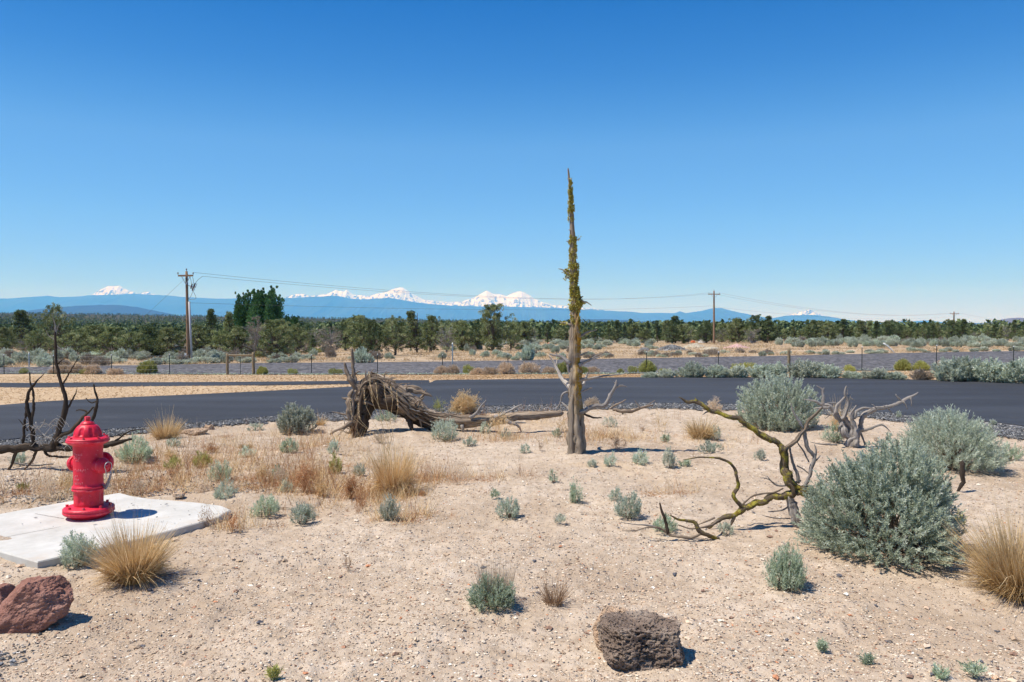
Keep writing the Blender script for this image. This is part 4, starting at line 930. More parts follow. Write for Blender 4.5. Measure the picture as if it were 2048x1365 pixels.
def nozzle(deg, z, r, ln, capr):
    a = math.radians(deg); ax = (math.cos(a), math.sin(a), 0); c = hp(0, 0, z)
    mb = MB(); lathe(mb, [(r * 1.22, .07), (r * 1.12, .118), (r, .128), (r, ln - .03), (r * 1.0, ln - .02)], c, ax, 40)
    nz = mb.build('nozzle', M['red'], hyd, smooth=True)
    mb = MB(); lathe(mb, [(r * .9, ln - .032), (capr, ln - .03), (capr * 1.04, ln - .022), (capr, ln - .004), (capr * .90, ln + .004), (capr * .86, ln + .006), (capr * .80, ln + .016), (capr * .45, ln + .024), (.024, ln + .025), (.001, ln + .026)], c, ax, 40)
    cp = mb.build('nozzle_cap', M['red'], hyd, smooth=True)
    mb = MB(); lathe(mb, [(.021, ln + .02), (.021, ln + .044), (.017, ln + .048), (.001, ln + .049)], c, ax, 5)
    nt_ = mb.build('cap_nut', M['red'], hyd)
    return ax, c
NZ = .445
ax1, c1 = nozzle(-22, NZ, .052, .185, .064)
nozzle(158, NZ, .052, .185, .064)
nozzle(68, NZ - .01, .072, .19, .088)
# wire loop and chain from the cap to the barrel
mb = MB(); a1 = np.array(ax1); side = np.array([-a1[1], a1[0], 0])
cc = c1 + a1 * .236
lp = [cc + side * .036 * math.cos(t) + np.array([0, 0, 1]) * .036 * math.sin(t) for t in np.linspace(-.6, math.pi + .7, 14)]
lp = [cc + side * .012 - [0, 0, .095]] + lp + [cc - side * .018 - [0, 0, .09]]
tube(mb, lp, [.0032] * len(lp), 6, R_, step=.008); mb.build('cap_ring', M['galv'], hyd, smooth=True)
def torus_link(mb, c, d, s, up, L=.024, R=.011, r=.0036):
    d, s = np.array(d), np.array(s); pts = [c + d * L / 2 * math.cos(t) * 1.25 + s * R * math.sin(t) for t in np.linspace(0, 2 * math.pi, 13)]
    tube(mb, pts, [r] * 13, 5, R_, step=.005, tip=False)
def chain(a, b, sag, n):
    mb = MB(); a, b = np.array(a), np.array(b); pts = [a + (b - a) * t - np.array([0, 0, sag * 4 * t * (1 - t)]) for t in np.linspace(0, 1, n + 1)]
    for i in range(n):
        d = unit(pts[i + 1] - pts[i]); s = unit(np.cross(d, [0.3, 1, 0] if i % 2 else [1, 0, .2])); torus_link(mb, (pts[i] + pts[i + 1]) / 2, d, s, 0)
    mb.build('chain', M['chain'], hyd, smooth=True)
anch = hp(.118 * math.cos(math.radians(5)), .118 * math.sin(math.radians(5)), .268)
chain(cc + side * .012 - [0, 0, .095], anch + [.008, -.012, 0], .035, 13)
chain(hp(*(np.array([math.cos(math.radians(60)), math.sin(math.radians(60)), 0]) * .21 + [0, 0, NZ - .10])), anch + [.01, .0, -.02], .05, 13)
# worn cast relief on the barrel: raised marks too worn to read
mb = MB(); rs = np.random.RandomState(4)
for z, n in ((.545, 6), (.520, 5), (.495, 4), (.415, 9), (.36, 3), (.335, 4), (.305, 6)):
    for i in range(n):
        a = math.radians(-122 + i * 7.2 + rs.randn()); x, y = .1185 * math.cos(a), .1185 * math.sin(a); k = rs.rand()
        tx = np.array([-math.sin(a), math.cos(a), 0]); c = hp(x, y, z + .003 * rs.randn())
        if k < .6: bar(mb, c - [0, 0, .007], c + [0, 0, .007], .0036, .0045)
        if k > .35: bar(mb, c - tx * .004 + [0, 0, .006], c + tx * .004 + [0, 0, .006], .0036, .0045)
        if k > .7: bar(mb, c - tx * .004 - [0, 0, .005], c + tx * .004 - [0, 0, .005], .0036, .0045)
M['worn_red'] = plain_mat('worn_red_paint', (.74, .20, .24), .6, 0, .3, .4, 60)
mb.build('cast_relief', M['worn_red'], hyd)

hyd.scale = (.93, .93, .96)

# ------------------------------------------------------------------ rocks
def rock_mat(name, c1, c2, c3, pit=0, scale=6):
    m, nt, b = new_mat(name); oc = coords(nt)
    n = noise_n(nt, scale, 8, .7, oc); n2 = noise_n(nt, scale * 7, 5, .7, oc)
    c = ramp(nt, [(.3, c1), (.5, c2), (.7, c3)], n.outputs[0]).outputs[0]
    c = mix(nt, c, tuple(min(1, x * 1.7) for x in c3), math_n(nt, 'MULTIPLY', ramp(nt, [(.6, (0,) * 3), (.75, (1,) * 3)], n2.outputs[0]).outputs[0], .5))
    h = math_n(nt, 'ADD', n.outputs[0], math_n(nt, 'MULTIPLY', n2.outputs[0], .5))
    if pit:
        v = nt.nodes.new('ShaderNodeTexVoronoi'); v.inputs['Scale'].default_value = pit; nt.links.new(oc, v.inputs['Vector'])
        p = ramp(nt, [(.12, (0,) * 3), (.42, (1,) * 3)], v.outputs['Distance']).outputs[0]
        h = math_n(nt, 'ADD', h, math_n(nt, 'MULTIPLY', p, .9))
    nt.links.new(c, b.inputs['Base Color']); rough(b, .92, .15); bump(nt, b, h, .9, .02); return m
M['lava'] = rock_mat('dark_vesicular_lava', (.11, .08, .062), (.21, .158, .125), (.34, .28, .225), 55, 9)
M['red_rock'] = rock_mat('red_brown_rock', (.14, .07, .055), (.27, .135, .105), (.37, .215, .17), 0, 7)
M['tan_rock'] = rock_mat('tan_pitted_rock', (.34, .22, .14), (.50, .36, .25), (.62, .50, .38), 50, 9)
import bmesh
def rock(name, loc, size, planes, mat, label, seed, disp=.05, pits=0, rot=(0, 0, 0), sub=6, parent=None):
    """a boulder: a sphere cut flat by planes (fracture faces), then roughened"""
    rs = np.random.RandomState(seed)
    bm = bmesh.new(); bmesh.ops.create_icosphere(bm, subdivisions=sub, radius=1)
    V = np.array([v.co[:] for v in bm.verts])
    for nrm, d in planes:
        nrm = np.array(nrm, float); nrm /= np.linalg.norm(nrm); k = V @ nrm - d; V = V - nrm * np.maximum(k, 0)[:, None] * .96
    nz = np.zeros(len(V))
    for f, a in ((1.6, 1), (3.5, .5), (8, .28), (17, .16), (36, .09)):
        nz += a * np.array([mn.noise(Vector(p) * f + Vector((seed, 0, 0))) for p in V])
    nr = unit(V); V = V + nr * (nz * disp)[:, None]
    if pits:
        pn = np.array([mn.voronoi(Vector(p) * pits)[0][0] for p in V]); V = V - nr * (np.clip(.46 - pn, 0, 1) * .34)[:, None]
        pn = np.array([mn.voronoi(Vector(p) * pits * 2.3)[0][0] for p in V]); V = V - nr * (np.clip(.40 - pn, 0, 1) * .20)[:, None]
    V = V * np.array(size)
    from mathutils import Euler
    Rm = np.array(Euler(rot).to_matrix()); V = V @ Rm.T
    F_ = np.array([[v.index for v in f.verts] for f in bm.faces]); bm.free()
    mb = MB(); mb.add(V + np.array(tuple(loc)), F_)
    o = mb.build(name, mat, loc=tuple(loc) if parent is None else None, parent=parent, smooth=False)
    if label: tag(o, label, 'rock')
    return o
g = P(1292, 1340); s = g.y / F
rock('lava_rock', (g.x, g.y + .13, .10), (98 * s, .20, .150), [((0, 0, 1), .52), ((0, -1, .12), .62), ((1, -.25, .05), .80), ((-1, -.3, .1), .80), ((.2, .2, -1), .8), ((-.7, -.2, .9), .86)], M['lava'],
     'dark brown pitted lava rock, flat topped, at the bottom of the picture', 3, .13, 6.5, (0, .04, .06), 7)
rock('tan_rock', (W(1246, 1262, g.y + .33).x, g.y + .33, .06), (66 * s, .13, .16), [((0, 0, 1), .6), ((.6, -.5, .6), .62), ((-.6, -.4, .3), .7)], M['tan_rock'], 'tan pitted rock half hidden behind the dark lava rock', 9, .12, 8, (0, .25, .3), 6)
g = P(60, 1275); s = g.y / F
rock('red_rock', (P(24, 1270).x, g.y + .16, .09), (98 * s, .15, .165), [((-.52, -.25, .86), .52), ((.9, -.35, .35), .66), ((.1, -1, .15), .62), ((.5, .1, .9), .8), ((0, 0, -1), .75)], M['red_rock'],
     'large red brown angular rock at the lower left edge', 14, .15, 0, (0, -.42, .1), 7)
g = P(0, 1235)
rock('red_rock', (g.x - .05, g.y + .1, .05), (.075, .10, .10), [((.7, -.4, .6), .6), ((0, -1, .2), .6)], M['red_rock'], 'small red brown rock cut off by the left edge behind the large red rock', 16, .09, 0, (0, .3, 0), 5)
g = P(358, 1006)
rock('stone', (g.x, g.y, .085), (.052, .04, .028), [((0, 0, 1), .6), ((0, -1, 0), .7)], M['tan_rock'], 'small pale stone on the far edge of the concrete slab', 18, .12, 7, (0, 0, 0), 4)
g = P(385, 868)
rock('clod', (g.x, g.y, .0), (.20, .10, .075), [((0, 0, 1), .7)], M['tan_rock'], 'lumpy tan clod of caliche beside the roadside gravel', 19, .3, 6, (0, -.12, 0), 6)
g = P(412, 862)
rock('clod', (g.x + .03, g.y + .05, .0), (.085, .06, .085), [((0, 0, 1), .8)], M['tan_rock'], 'dark edged knob of caliche on the right end of the clod by the road', 20, .3, 6, (0, 0, 0), 5)

# ------------------------------------------------------------------ loose pebbles (stuff)
def pebble_mat(name, stops):
    m, nt, b = new_mat(name); r = ramp(nt, stops, attr(nt, 't').outputs['Fac'], 'CONSTANT')
    nt.links.new(r.outputs[0], b.inputs['Base Color']); rough(b, .85, .2); return m
M['pebble'] = pebble_mat('mixed_pebbles', [(0, (.10, .10, .115)), (.10, (.24, .15, .11)), (.2, (.40, .30, .21)), (.42, (.52, .38, .27)), (.62, (.60, .48, .36)), (.80, (.66, .57, .46)), (.95, (.78, .73, .65)), (.98, (.48, .22, .12))])
M['crushed'] = pebble_mat('crushed_stone', [(0, (.04, .042, .046)), (.3, (.09, .094, .10)), (.6, (.16, .165, .175)), (.85, (.25, .255, .265)), (.96, (.42, .40, .37))])
ICO = None
def pebbles(name, px_n, region, size, mat, seed, label, cat, zlift=0.0, accept=None, flat=.55):
    rs = np.random.RandomState(seed)
    X, Y = region(rs, px_n)
    keep = accept(X, Y) if accept is not None else np.ones(len(X), bool); X, Y = X[keep], Y[keep]
    n = len(X)
    v = np.array([(1, 0, 0), (-1, 0, 0), (0, 1, 0), (0, -1, 0), (0, 0, 1), (0, 0, -1), (.6, .6, .55), (-.6, .55, .6), (.55, -.6, .6), (-.55, -.6, .5)], float)
    f = np.array([(0, 2, 6), (2, 4, 6), (4, 0, 6), (2, 1, 7), (1, 4, 7), (4, 2, 7), (0, 4, 8), (4, 3, 8), (3, 0, 8), (1, 3, 9), (3, 4, 9), (4, 1, 9)])
    s = size(rs, X, Y); a = rs.rand(n) * 6.28
    vv = v[None] * (1 + .3 * rs.randn(n, 10, 1) * .8) * np.stack([s * (.8 + .6 * rs.rand(n)), s * (.6 + .4 * rs.rand(n)), s * (flat * (.6 + .8 * rs.rand(n)))], 1)[:, None]
    c, sn = np.cos(a)[:, None], np.sin(a)[:, None]
    x = vv[..., 0] * c - vv[..., 1] * sn + X[:, None]; y = vv[..., 0] * sn + vv[..., 1] * c + Y[:, None]
    z = vv[..., 2] + (ground(X, Y) + zlift)[:, None] + s[:, None] * .15
    nzz = (value_noise(X, Y, 7, 1) - .5) * .022 + (value_noise(X, Y, 17, 2) - .5) * .014 + (value_noise(X, Y, 2.2, 4) - .5) * .03
    z += (nzz * (Y < cy(shoulder_w, X)))[:, None]
    mb = MB(); mb.add(np.stack([x, y, z], -1).reshape(-1, 3), (f[None] + (np.arange(n) * 10)[:, None, None]).reshape(-1, 3), np.repeat(rs.rand(n), 10))
    o = mb.build(name, mat); tag(o, label, cat, kind='stuff')
slab_poly = [(p.x, p.y) for p in bm_top]
def in_poly(X, Y, poly):
    ins = np.zeros(len(X), bool); j = len(poly) - 1
    for i in range(len(poly)):
        xi, yi = poly[i]; xj, yj = poly[j]
        c = ((yi > Y) != (yj > Y)) & (X < (xj - xi) * (Y - yi) / (yj - yi + 1e-12) + xi); ins ^= c; j = i
    return ins
def fan(y0, y1, u=.78, pw=1.0):
    def f(rs, n):
        t = rs.rand(n) ** pw; Y = 1 / (1 / y0 * (1 - t) + t / y1) if pw == 1 else y0 * (y1 / y0) ** t
        return (rs.rand(n) * 2 - 1) * u * Y, Y
    return f
acc = lambda X, Y: (~in_poly(X, Y, slab_poly)) & (Y < cy(shoulder_w, X) + .05)
patch = lambda X, Y: (value_noise(X, Y, 1.1, 31) * .6 + value_noise(X, Y, 3.3, 32) * .4)
pebbles('pebbles', 60000, fan(3.0, 15), lambda rs, X, Y: (.0024 + .0048 * rs.rand(len(X)) ** 4 + .0005 * Y), M['pebble'], 41, 'small mixed pebbles scattered over the bare soil', 'pebbles', accept=lambda X, Y: acc(X, Y) & (patch(X, Y) + .35 * np.random.RandomState(1).rand(len(X)) > .50))
pebbles('stones', 1500, fan(3.0, 12), lambda rs, X, Y: (.008 + .016 * rs.rand(len(X)) ** 3), M['pebble'], 42, 'larger pale and dark stones lying on the bare soil', 'stones', accept=acc)
pebbles('slab_grit', 60, lambda rs, n: (hb.x - .6 + 1.9 * rs.rand(n), hb.y - .45 + .9 * rs.rand(n)), lambda rs, X, Y: .004 + .008 * rs.rand(len(X)) ** 2, M['crushed'], 43, 'dark grit scattered on the concrete slab', 'grit', zlift=.048, accept=lambda X, Y: in_poly(X, Y, slab_poly))
def along(rs, n):
    i = rs.rand(n) * (len(shoulder_w) - 1); k = i.astype(int); t = rs.rand(n)
    X = shoulder_w[k, 0]; a, b = cy(shoulder_w, X), cy(road_near_w, X); return X + rs.randn(n) * .05, a + (b - a) * (rs.rand(n) * 1.15 - .12)
pebbles('roadside_gravel', 30000, along, lambda rs, X, Y: .008 + .012 * rs.rand(len(X)) ** 2, M['crushed'], 44, 'grey crushed stone along the near edge of the road', 'gravel', zlift=.012, flat=.7)
pebbles('corner_gravel', 2600, lambda rs, n: (rs.uniform(-4.3, -2.4, n), 3.95 + .2 * np.abs(rs.randn(n)) * rs.rand(n) - .4 * rs.rand(n)), lambda rs, X, Y: .004 + .012 * rs.rand(len(X)) ** 3, M['crushed'], 45, 'grey gravel at the bottom left corner', 'gravel', accept=acc)
pebbles('slab_gravel', 5000, lambda rs, n: (rs.uniform(-6.5, -2.3, n), 7.6 + .45 * rs.randn(n)), lambda rs, X, Y: .006 + .009 * rs.rand(len(X)) ** 2, M['crushed'], 46, 'grey gravel behind the concrete slab', 'gravel', accept=lambda X, Y: acc(X, Y) & (Y > 7.0))

# ------------------------------------------------------------------ near plants: (centre x, top y, base y, half width) in the photograph
def size_at(cx_, ty, by, hw):
    g = P(cx_, by); s = g.y / F
    dep = .35 * hw * 2 * s * 0
    return g, 2 * hw * s, (by - ty) * s
def put_shrub(name, cx_, ty, by, hw, mat, label, tips, per, leaf, seed, cat='sagebrush', group=None, stems=True, **kw):
    g, w, h = size_at(cx_, ty, by, hw); rs = np.random.RandomState(seed)
    g = Vector((g.x * (1 + w * .30 / g.y), g.y + w * .30, 0)); g.z = gz(g.x, g.y)
    w *= 1.04; h = h * .88 + w * .05
    fo, stm = shrub(w, h, tips, per, leaf, rs, **kw)
    r = empty(name, g); tag(r, label, cat, group)
    for mb_, nm, m in ((fo, 'foliage', M[mat]), (stm, 'stems', M['stem'])):
        if nm == 'stems' and not stems: continue
        mb_.v = [v + np.array(tuple(g)) for v in mb_.v]
        mb_.build(nm, m, r)
    return r
# the four big bushes
put_shrub('sagebrush', 1778, 904, 1126, 154, 'sage_dark', 'largest grey green sagebrush in the right foreground, dense and rounded', 2200, 44, (.024, .0066), 51, lump=.26, twig=.11, open_base=.02, upright=.35)
bB = put_shrub('sagebrush', 1902, 826, 945, 94, 'sage', 'round grey green sagebrush behind and right of the largest one', 1300, 34, (.034, .0050), 52, lump=.10, twig=.14, open_base=.10, upright=.55)
limb('stem', [(1911, 994, 3), (1916, 981, 6), (1927, 966, 9), (1925, 950, 9), (1926, 925, 10)], P(1911, 994).y + .15, M['dark_wood'], bB, np.random.RandomState(2), 8, .3, .15)
put_shrub('sagebrush', 1558, 760, 864, 80, 'sage', 'bushy grey green sagebrush at the road edge, left of the silver dead shrub', 900, 38, (.036, .0085), 53, lump=.26, twig=.15, open_base=.05, upright=.9)
put_shrub('sagebrush', 591, 812, 871, 38, 'sage_pale', 'pale grey sagebrush by the road, left of the fallen tree', 330, 34, (.032, .0105), 54, lump=.25, twig=.11, upright=.8)

SAGE = [  # cx, top, base, half width, mat, tips, seed, label
    (509, 846, 864, 17, 'sage', 'low grey green sage tuft at the road edge left of the pale sagebrush'),
    (273, 880, 928, 36, 'sage_green', 'loose grey green sage plant right behind the hydrant'),
    (349, 877, 897, 13, 'sage', 'small sage tuft below the dry grass clump at the road edge'),
    (494, 894, 916, 15, 'sage', 'sage tuft beside orange dead weeds left of centre'),
    (440, 925, 965, 27, 'sage_green', 'green upright sage plant among the rusty weeds'),
    (447, 965, 1008, 26, 'sage', 'sage tuft at the far right end of the concrete slab'),
    (577, 880, 908, 22, 'sage_green', 'low green sage tuft under the pale sagebrush'),
    (667, 880, 910, 13, 'sage', 'narrow sage tuft left of the tall straw clump, nearer the road'),
    (672, 912, 950, 14, 'rabbit', 'leafy yellow green sprig left of the tall straw clump'),
    (557, 934, 958, 13, 'sage_green', 'green sage sprig among rusty weeds, upper of two'),
    (573, 960, 987, 13, 'sage', 'sage sprig among rusty weeds, lower of two'),
    (532, 998, 1036, 28, 'sage_green', 'rounded green sage tuft, left one of the pair on bare soil right of the slab'),
    (605, 1004, 1050, 25, 'sage', 'rounded grey sage tuft, right one of the pair on bare soil right of the slab'),
    (779, 990, 1044, 21, 'sage_pale', 'bleached whitish sage tuft below the tall straw clump'),
    (720, 932, 955, 15, 'sage_pale', 'faint pale sage sprig just left of the tall straw clump'),
    (773, 822, 845, 26, 'sage_green', 'low blue green sage seen under the arch of the fallen tree'),
    (889, 842, 884, 33, 'sage', 'spreading grey green sage in front of the fallen trunk'),
    (937, 872, 893, 14, 'sage', 'small sage tuft right of the spreading sage by the fallen trunk'),
    (989, 979, 998, 9, 'sage_green', 'tiny sage sprig on open soil, above the rounded tuft at the centre'),
    (1019, 1000, 1040, 26, 'sage', 'rounded sage tuft on open soil at the centre of the picture'),
    (1051, 891, 909, 12, 'sage', 'low sage tuft left of the standing dead trunk'),
    (1114, 858, 875, 9, 'sage_green', 'tiny sage tuft close to the left of the standing trunk'),
    (1106, 945, 965, 12, 'sage_green', 'small sage tuft on open soil below the standing trunk'),
    (1151, 962, 1009, 15, 'sage_green', 'upright narrow sage tuft directly below the standing trunk'),
    (1221, 908, 935, 13, 'sage', 'round sage tuft right of the standing trunk, beside its shadow'),
    (1279, 900, 930, 18, 'sage', 'sage tuft at the tip of the standing trunk shadow'),
    (1340, 896, 939, 15, 'sage_pale', 'upright pale sage tuft left of the thin curved grey branch'),
    (1371, 920, 935, 11, 'sage_green', 'tiny sage tuft at the tip of the thin curved grey branch'),
    (1419, 884, 907, 23, 'sage', 'broad low sage tuft under the long mossy arm'),
    (1331, 870, 886, 12, 'sage_green', 'small bright green tuft among dry weeds right of the trunk'),
    (1219, 836, 856, 15, 'sage_pale', 'pale sage tuft just behind and right of the standing trunk'),
    (1521, 894, 922, 12, 'sage_pale', 'small pale sage tuft below the long mossy arm'),
    (1259, 993, 1039, 31, 'sage', 'bushy sage tuft on open soil right of centre, larger of two touching'),
    (1232, 978, 1007, 13, 'sage', 'small upright sage tuft touching the bushy one right of centre'),
    (1326, 1038, 1066, 28, 'sage_green', 'soft green sage tuft growing through the fallen mossy limb'),
    (1119, 1034, 1048, 10, 'sage_pale', 'tiny flat grey sprig on bare soil right of the central tuft'),
    (1451, 1048, 1072, 15, 'sage_pale', 'small faded tuft beside the foot of the mossy limb'),
    (1433, 852, 882, 12, 'sage_pale', 'pale sprig right of the dry clump under the mossy arm'),
    (1668, 853, 886, 23, 'sage_green', 'soft green sage between the silver dead shrub and the roadside bush'),
    (2020, 890, 922, 21, 'sage_green', 'low sage tuft at the right edge beyond the round sagebrush'),
    (1918, 1028, 1053, 12, 'rabbit', 'small yellow green tuft between the largest sagebrush and the straw clump at the right edge'),
    (1572, 1100, 1184, 40, 'sage_green', 'sage tuft with a tall left side, in front of the largest sagebrush'),
    (160, 1070, 1136, 34, 'sage', 'sparse grey green sage at the front corner of the slab, left of the straw clump'),
    (988, 1162, 1224, 48, 'sage_green', 'sage clump with brown flower stalks in the centre foreground'),
    (1948, 1338, 1354, 18, 'sage_green', 'small green weed at the bottom right of the picture'),
    (1735, 1324, 1334, 9, 'sage_green', 'tiny green sprig at the bottom, left of the weed in the corner'),
    (1880, 1346, 1362, 15, 'sage_green', 'low green weed on the bottom edge under the straw clump'),
    (548, 1342, 1364, 10, 'rabbit', 'small yellowish weed on the bottom edge, left of centre'),
    (1645, 1296, 1306, 7, 'sage_green', 'tiny green seedling on bare soil near the bottom right'),
    (43, 966, 982, 14, 'rabbit', 'low green tuft behind the slab at the left edge'),
    (40, 905, 930, 18, 'sage', 'sage sprig under the dark dead limb at the left'),
    (1010, 858, 878, 12, 'sage', 'sage sprig among the fallen trunk roots'),
    (968, 846, 870, 13, 'sage', 'sage sprig right below the fallen trunk'),
    (1798, 822, 838, 6, 'sage_pale', 'lone pale sprout at the road edge right of the silver dead shrub'),
    (1986, 838, 852, 7, 'sage_pale', 'lone pale sprout at the road edge near the right side'),
    (1186, 922, 936, 9, 'sage_pale', 'faint sprig just right of the foot of the standing trunk'),
    (1284, 925, 933, 5, 'sage_pale', 'very small grey sprig on the soil beside the shadow tip tuft'),
    (345, 918, 940, 18, 'rabbit', 'yellowish weed tuft right of the loose sage behind the hydrant'),
    (404, 905, 935, 20, 'rabbit', 'yellow green leafy weed in the rusty patch'),
]
for i, (x, ty, by, hw, mt, lb) in enumerate(SAGE):
    g, w, h = size_at(x, ty, by, hw)
    A = hw * (by - ty); tips = int(np.clip(A / 9, 24, 300)); big = hw > 20
    put_shrub('sage_tuft', x, ty + .08 * (by - ty), by, hw * .92, mt, lb, tips, 15 if not big else 18, (.030 if by < 960 else .022, .0062 if by < 960 else .0045), 100 + i, cat='sage tuft',
              lump=.28, twig=max(.04, h * .38), open_base=.10, upright=1.3, stems=hw > 11)
g = P(988, 1222)
GRASS = [  # cx, top, base, half, blades, width, tall, mat, lean, label
    (262, 1036, 1166, 48, 3600, .0042, 26, 'straw', .24, 'golden dry grass clump at the front edge of the slab, below the hydrant'),
    (2052, 1016, 1200, 66, 4200, .0044, 50, 'straw', .24, 'big golden dry grass clump cut by the right edge of the picture'),
    (787, 880, 990, 40, 2000, .0046, 34, 'straw', .13, 'tall straw coloured grass clump with long stalks in front of the fallen tree'),
    (328, 826, 880, 29, 1000, .0060, 14, 'straw', .25, 'stiff dry grass clump against the road, right of the hydrant'),
    (1404, 822, 879, 27, 900, .0062, 6, 'straw', .30, 'dry grass clump under the long mossy arm'),
    (1682, 800, 862, 20, 260, .0050, 26, 'straw', .16, 'thin tall dry grass stalks behind the silver dead shrub'),
    (1108, 1140, 1212, 29, 260, .0030, 0, 'brown', .32, 'thin brown wiry tuft right of the sage clump in the centre foreground'),
    (490, 880, 897, 16, 420, .0050, 0, 'straw', .6, 'small orange straw tuft above a sage tuft, left of centre'),
    (640, 826, 852, 10, 160, .0060, 8, 'straw', .3, 'thin brown stalks right of the pale sagebrush'),
]
for i, (x, ty, by, hw, n, wd, tall, mt, lean, lb) in enumerate(GRASS):
    g, w, h = size_at(x, ty, by, hw); rs = np.random.RandomState(300 + i)
    mb = tussock(w, h * .96, n, rs, wd, lean, .16 if mt == 'straw' else .05, .28, tall)
    gg = Vector((g.x, g.y + w * .15, 0)); gg.z = gz(gg.x, gg.y)
    if mt == 'straw' and hw > 25:   # collapsed old blades at the base
        k = n // 2; a = rs.rand(k) * 6.28; r = w * .2 * np.sqrt(rs.rand(k))
        blades(mb, np.stack([np.cos(a) * r, np.sin(a) * r, .01 + h * .15 * rs.rand(k)], 1), np.stack([np.cos(a + rs.randn(k)), np.sin(a + rs.randn(k)), .25 + .4 * rs.rand(k)], 1), h * (.2 + .3 * rs.rand(k)), np.full(k, wd), .5 * rs.rand(k), np.clip(.22 + .14 * rs.randn(k), 0, 1), rs, 3)
    mb.v = [v + np.array(tuple(gg)) for v in mb.v]
    o = mb.build('grass_clump', M[mt], loc=tuple(gg)); tag(o, lb, 'grass clump')
# long seed stalks leaning over the fallen tree
rs = np.random.RandomState(77); g = P(790, 985); st_ = empty('seed_stalks', g); tag(st_, 'long bent straw seed stalks rising from the tall clump across the dark root arch', 'grass stalks')
mb, hd = MB(), MB()
for (x1, y1) in [(738, 745), (742, 775), (752, 768), (768, 768), (782, 772), (700, 800), (716, 808), (793, 786), (728, 780)]:
    gy = g.y + .1 * rs.randn(); x0 = 785 + 12 * rs.randn()
    pl = [(x0, 975), (x0 * .72 + x1 * .28 + 4, 975 * .55 + y1 * .45), (x1 + 3, y1 + 30), (x1, y1)]
    pts = [W(a, b, gy) for a, b in pl]; tube(mb, pts, [.0022, .002, .0016, .001], 3, rs, tone=.75, step=.05)
    for t in np.linspace(0, 1, 10):
        a = np.array(tuple(pts[3].lerp(pts[2], (1 - t))))
        leaves(hd, a[None] + rs.randn(3, 3) * .003, rs.randn(3, 3) * .25 + unit(np.array(tuple(pts[3] - pts[2]))), np.full(3, .016), np.full(3, .0045), .7 + .2 * rs.rand(3), rs)
mb.build('stalks', M['straw'], st_); hd.build('seed_heads', M['straw'], st_)

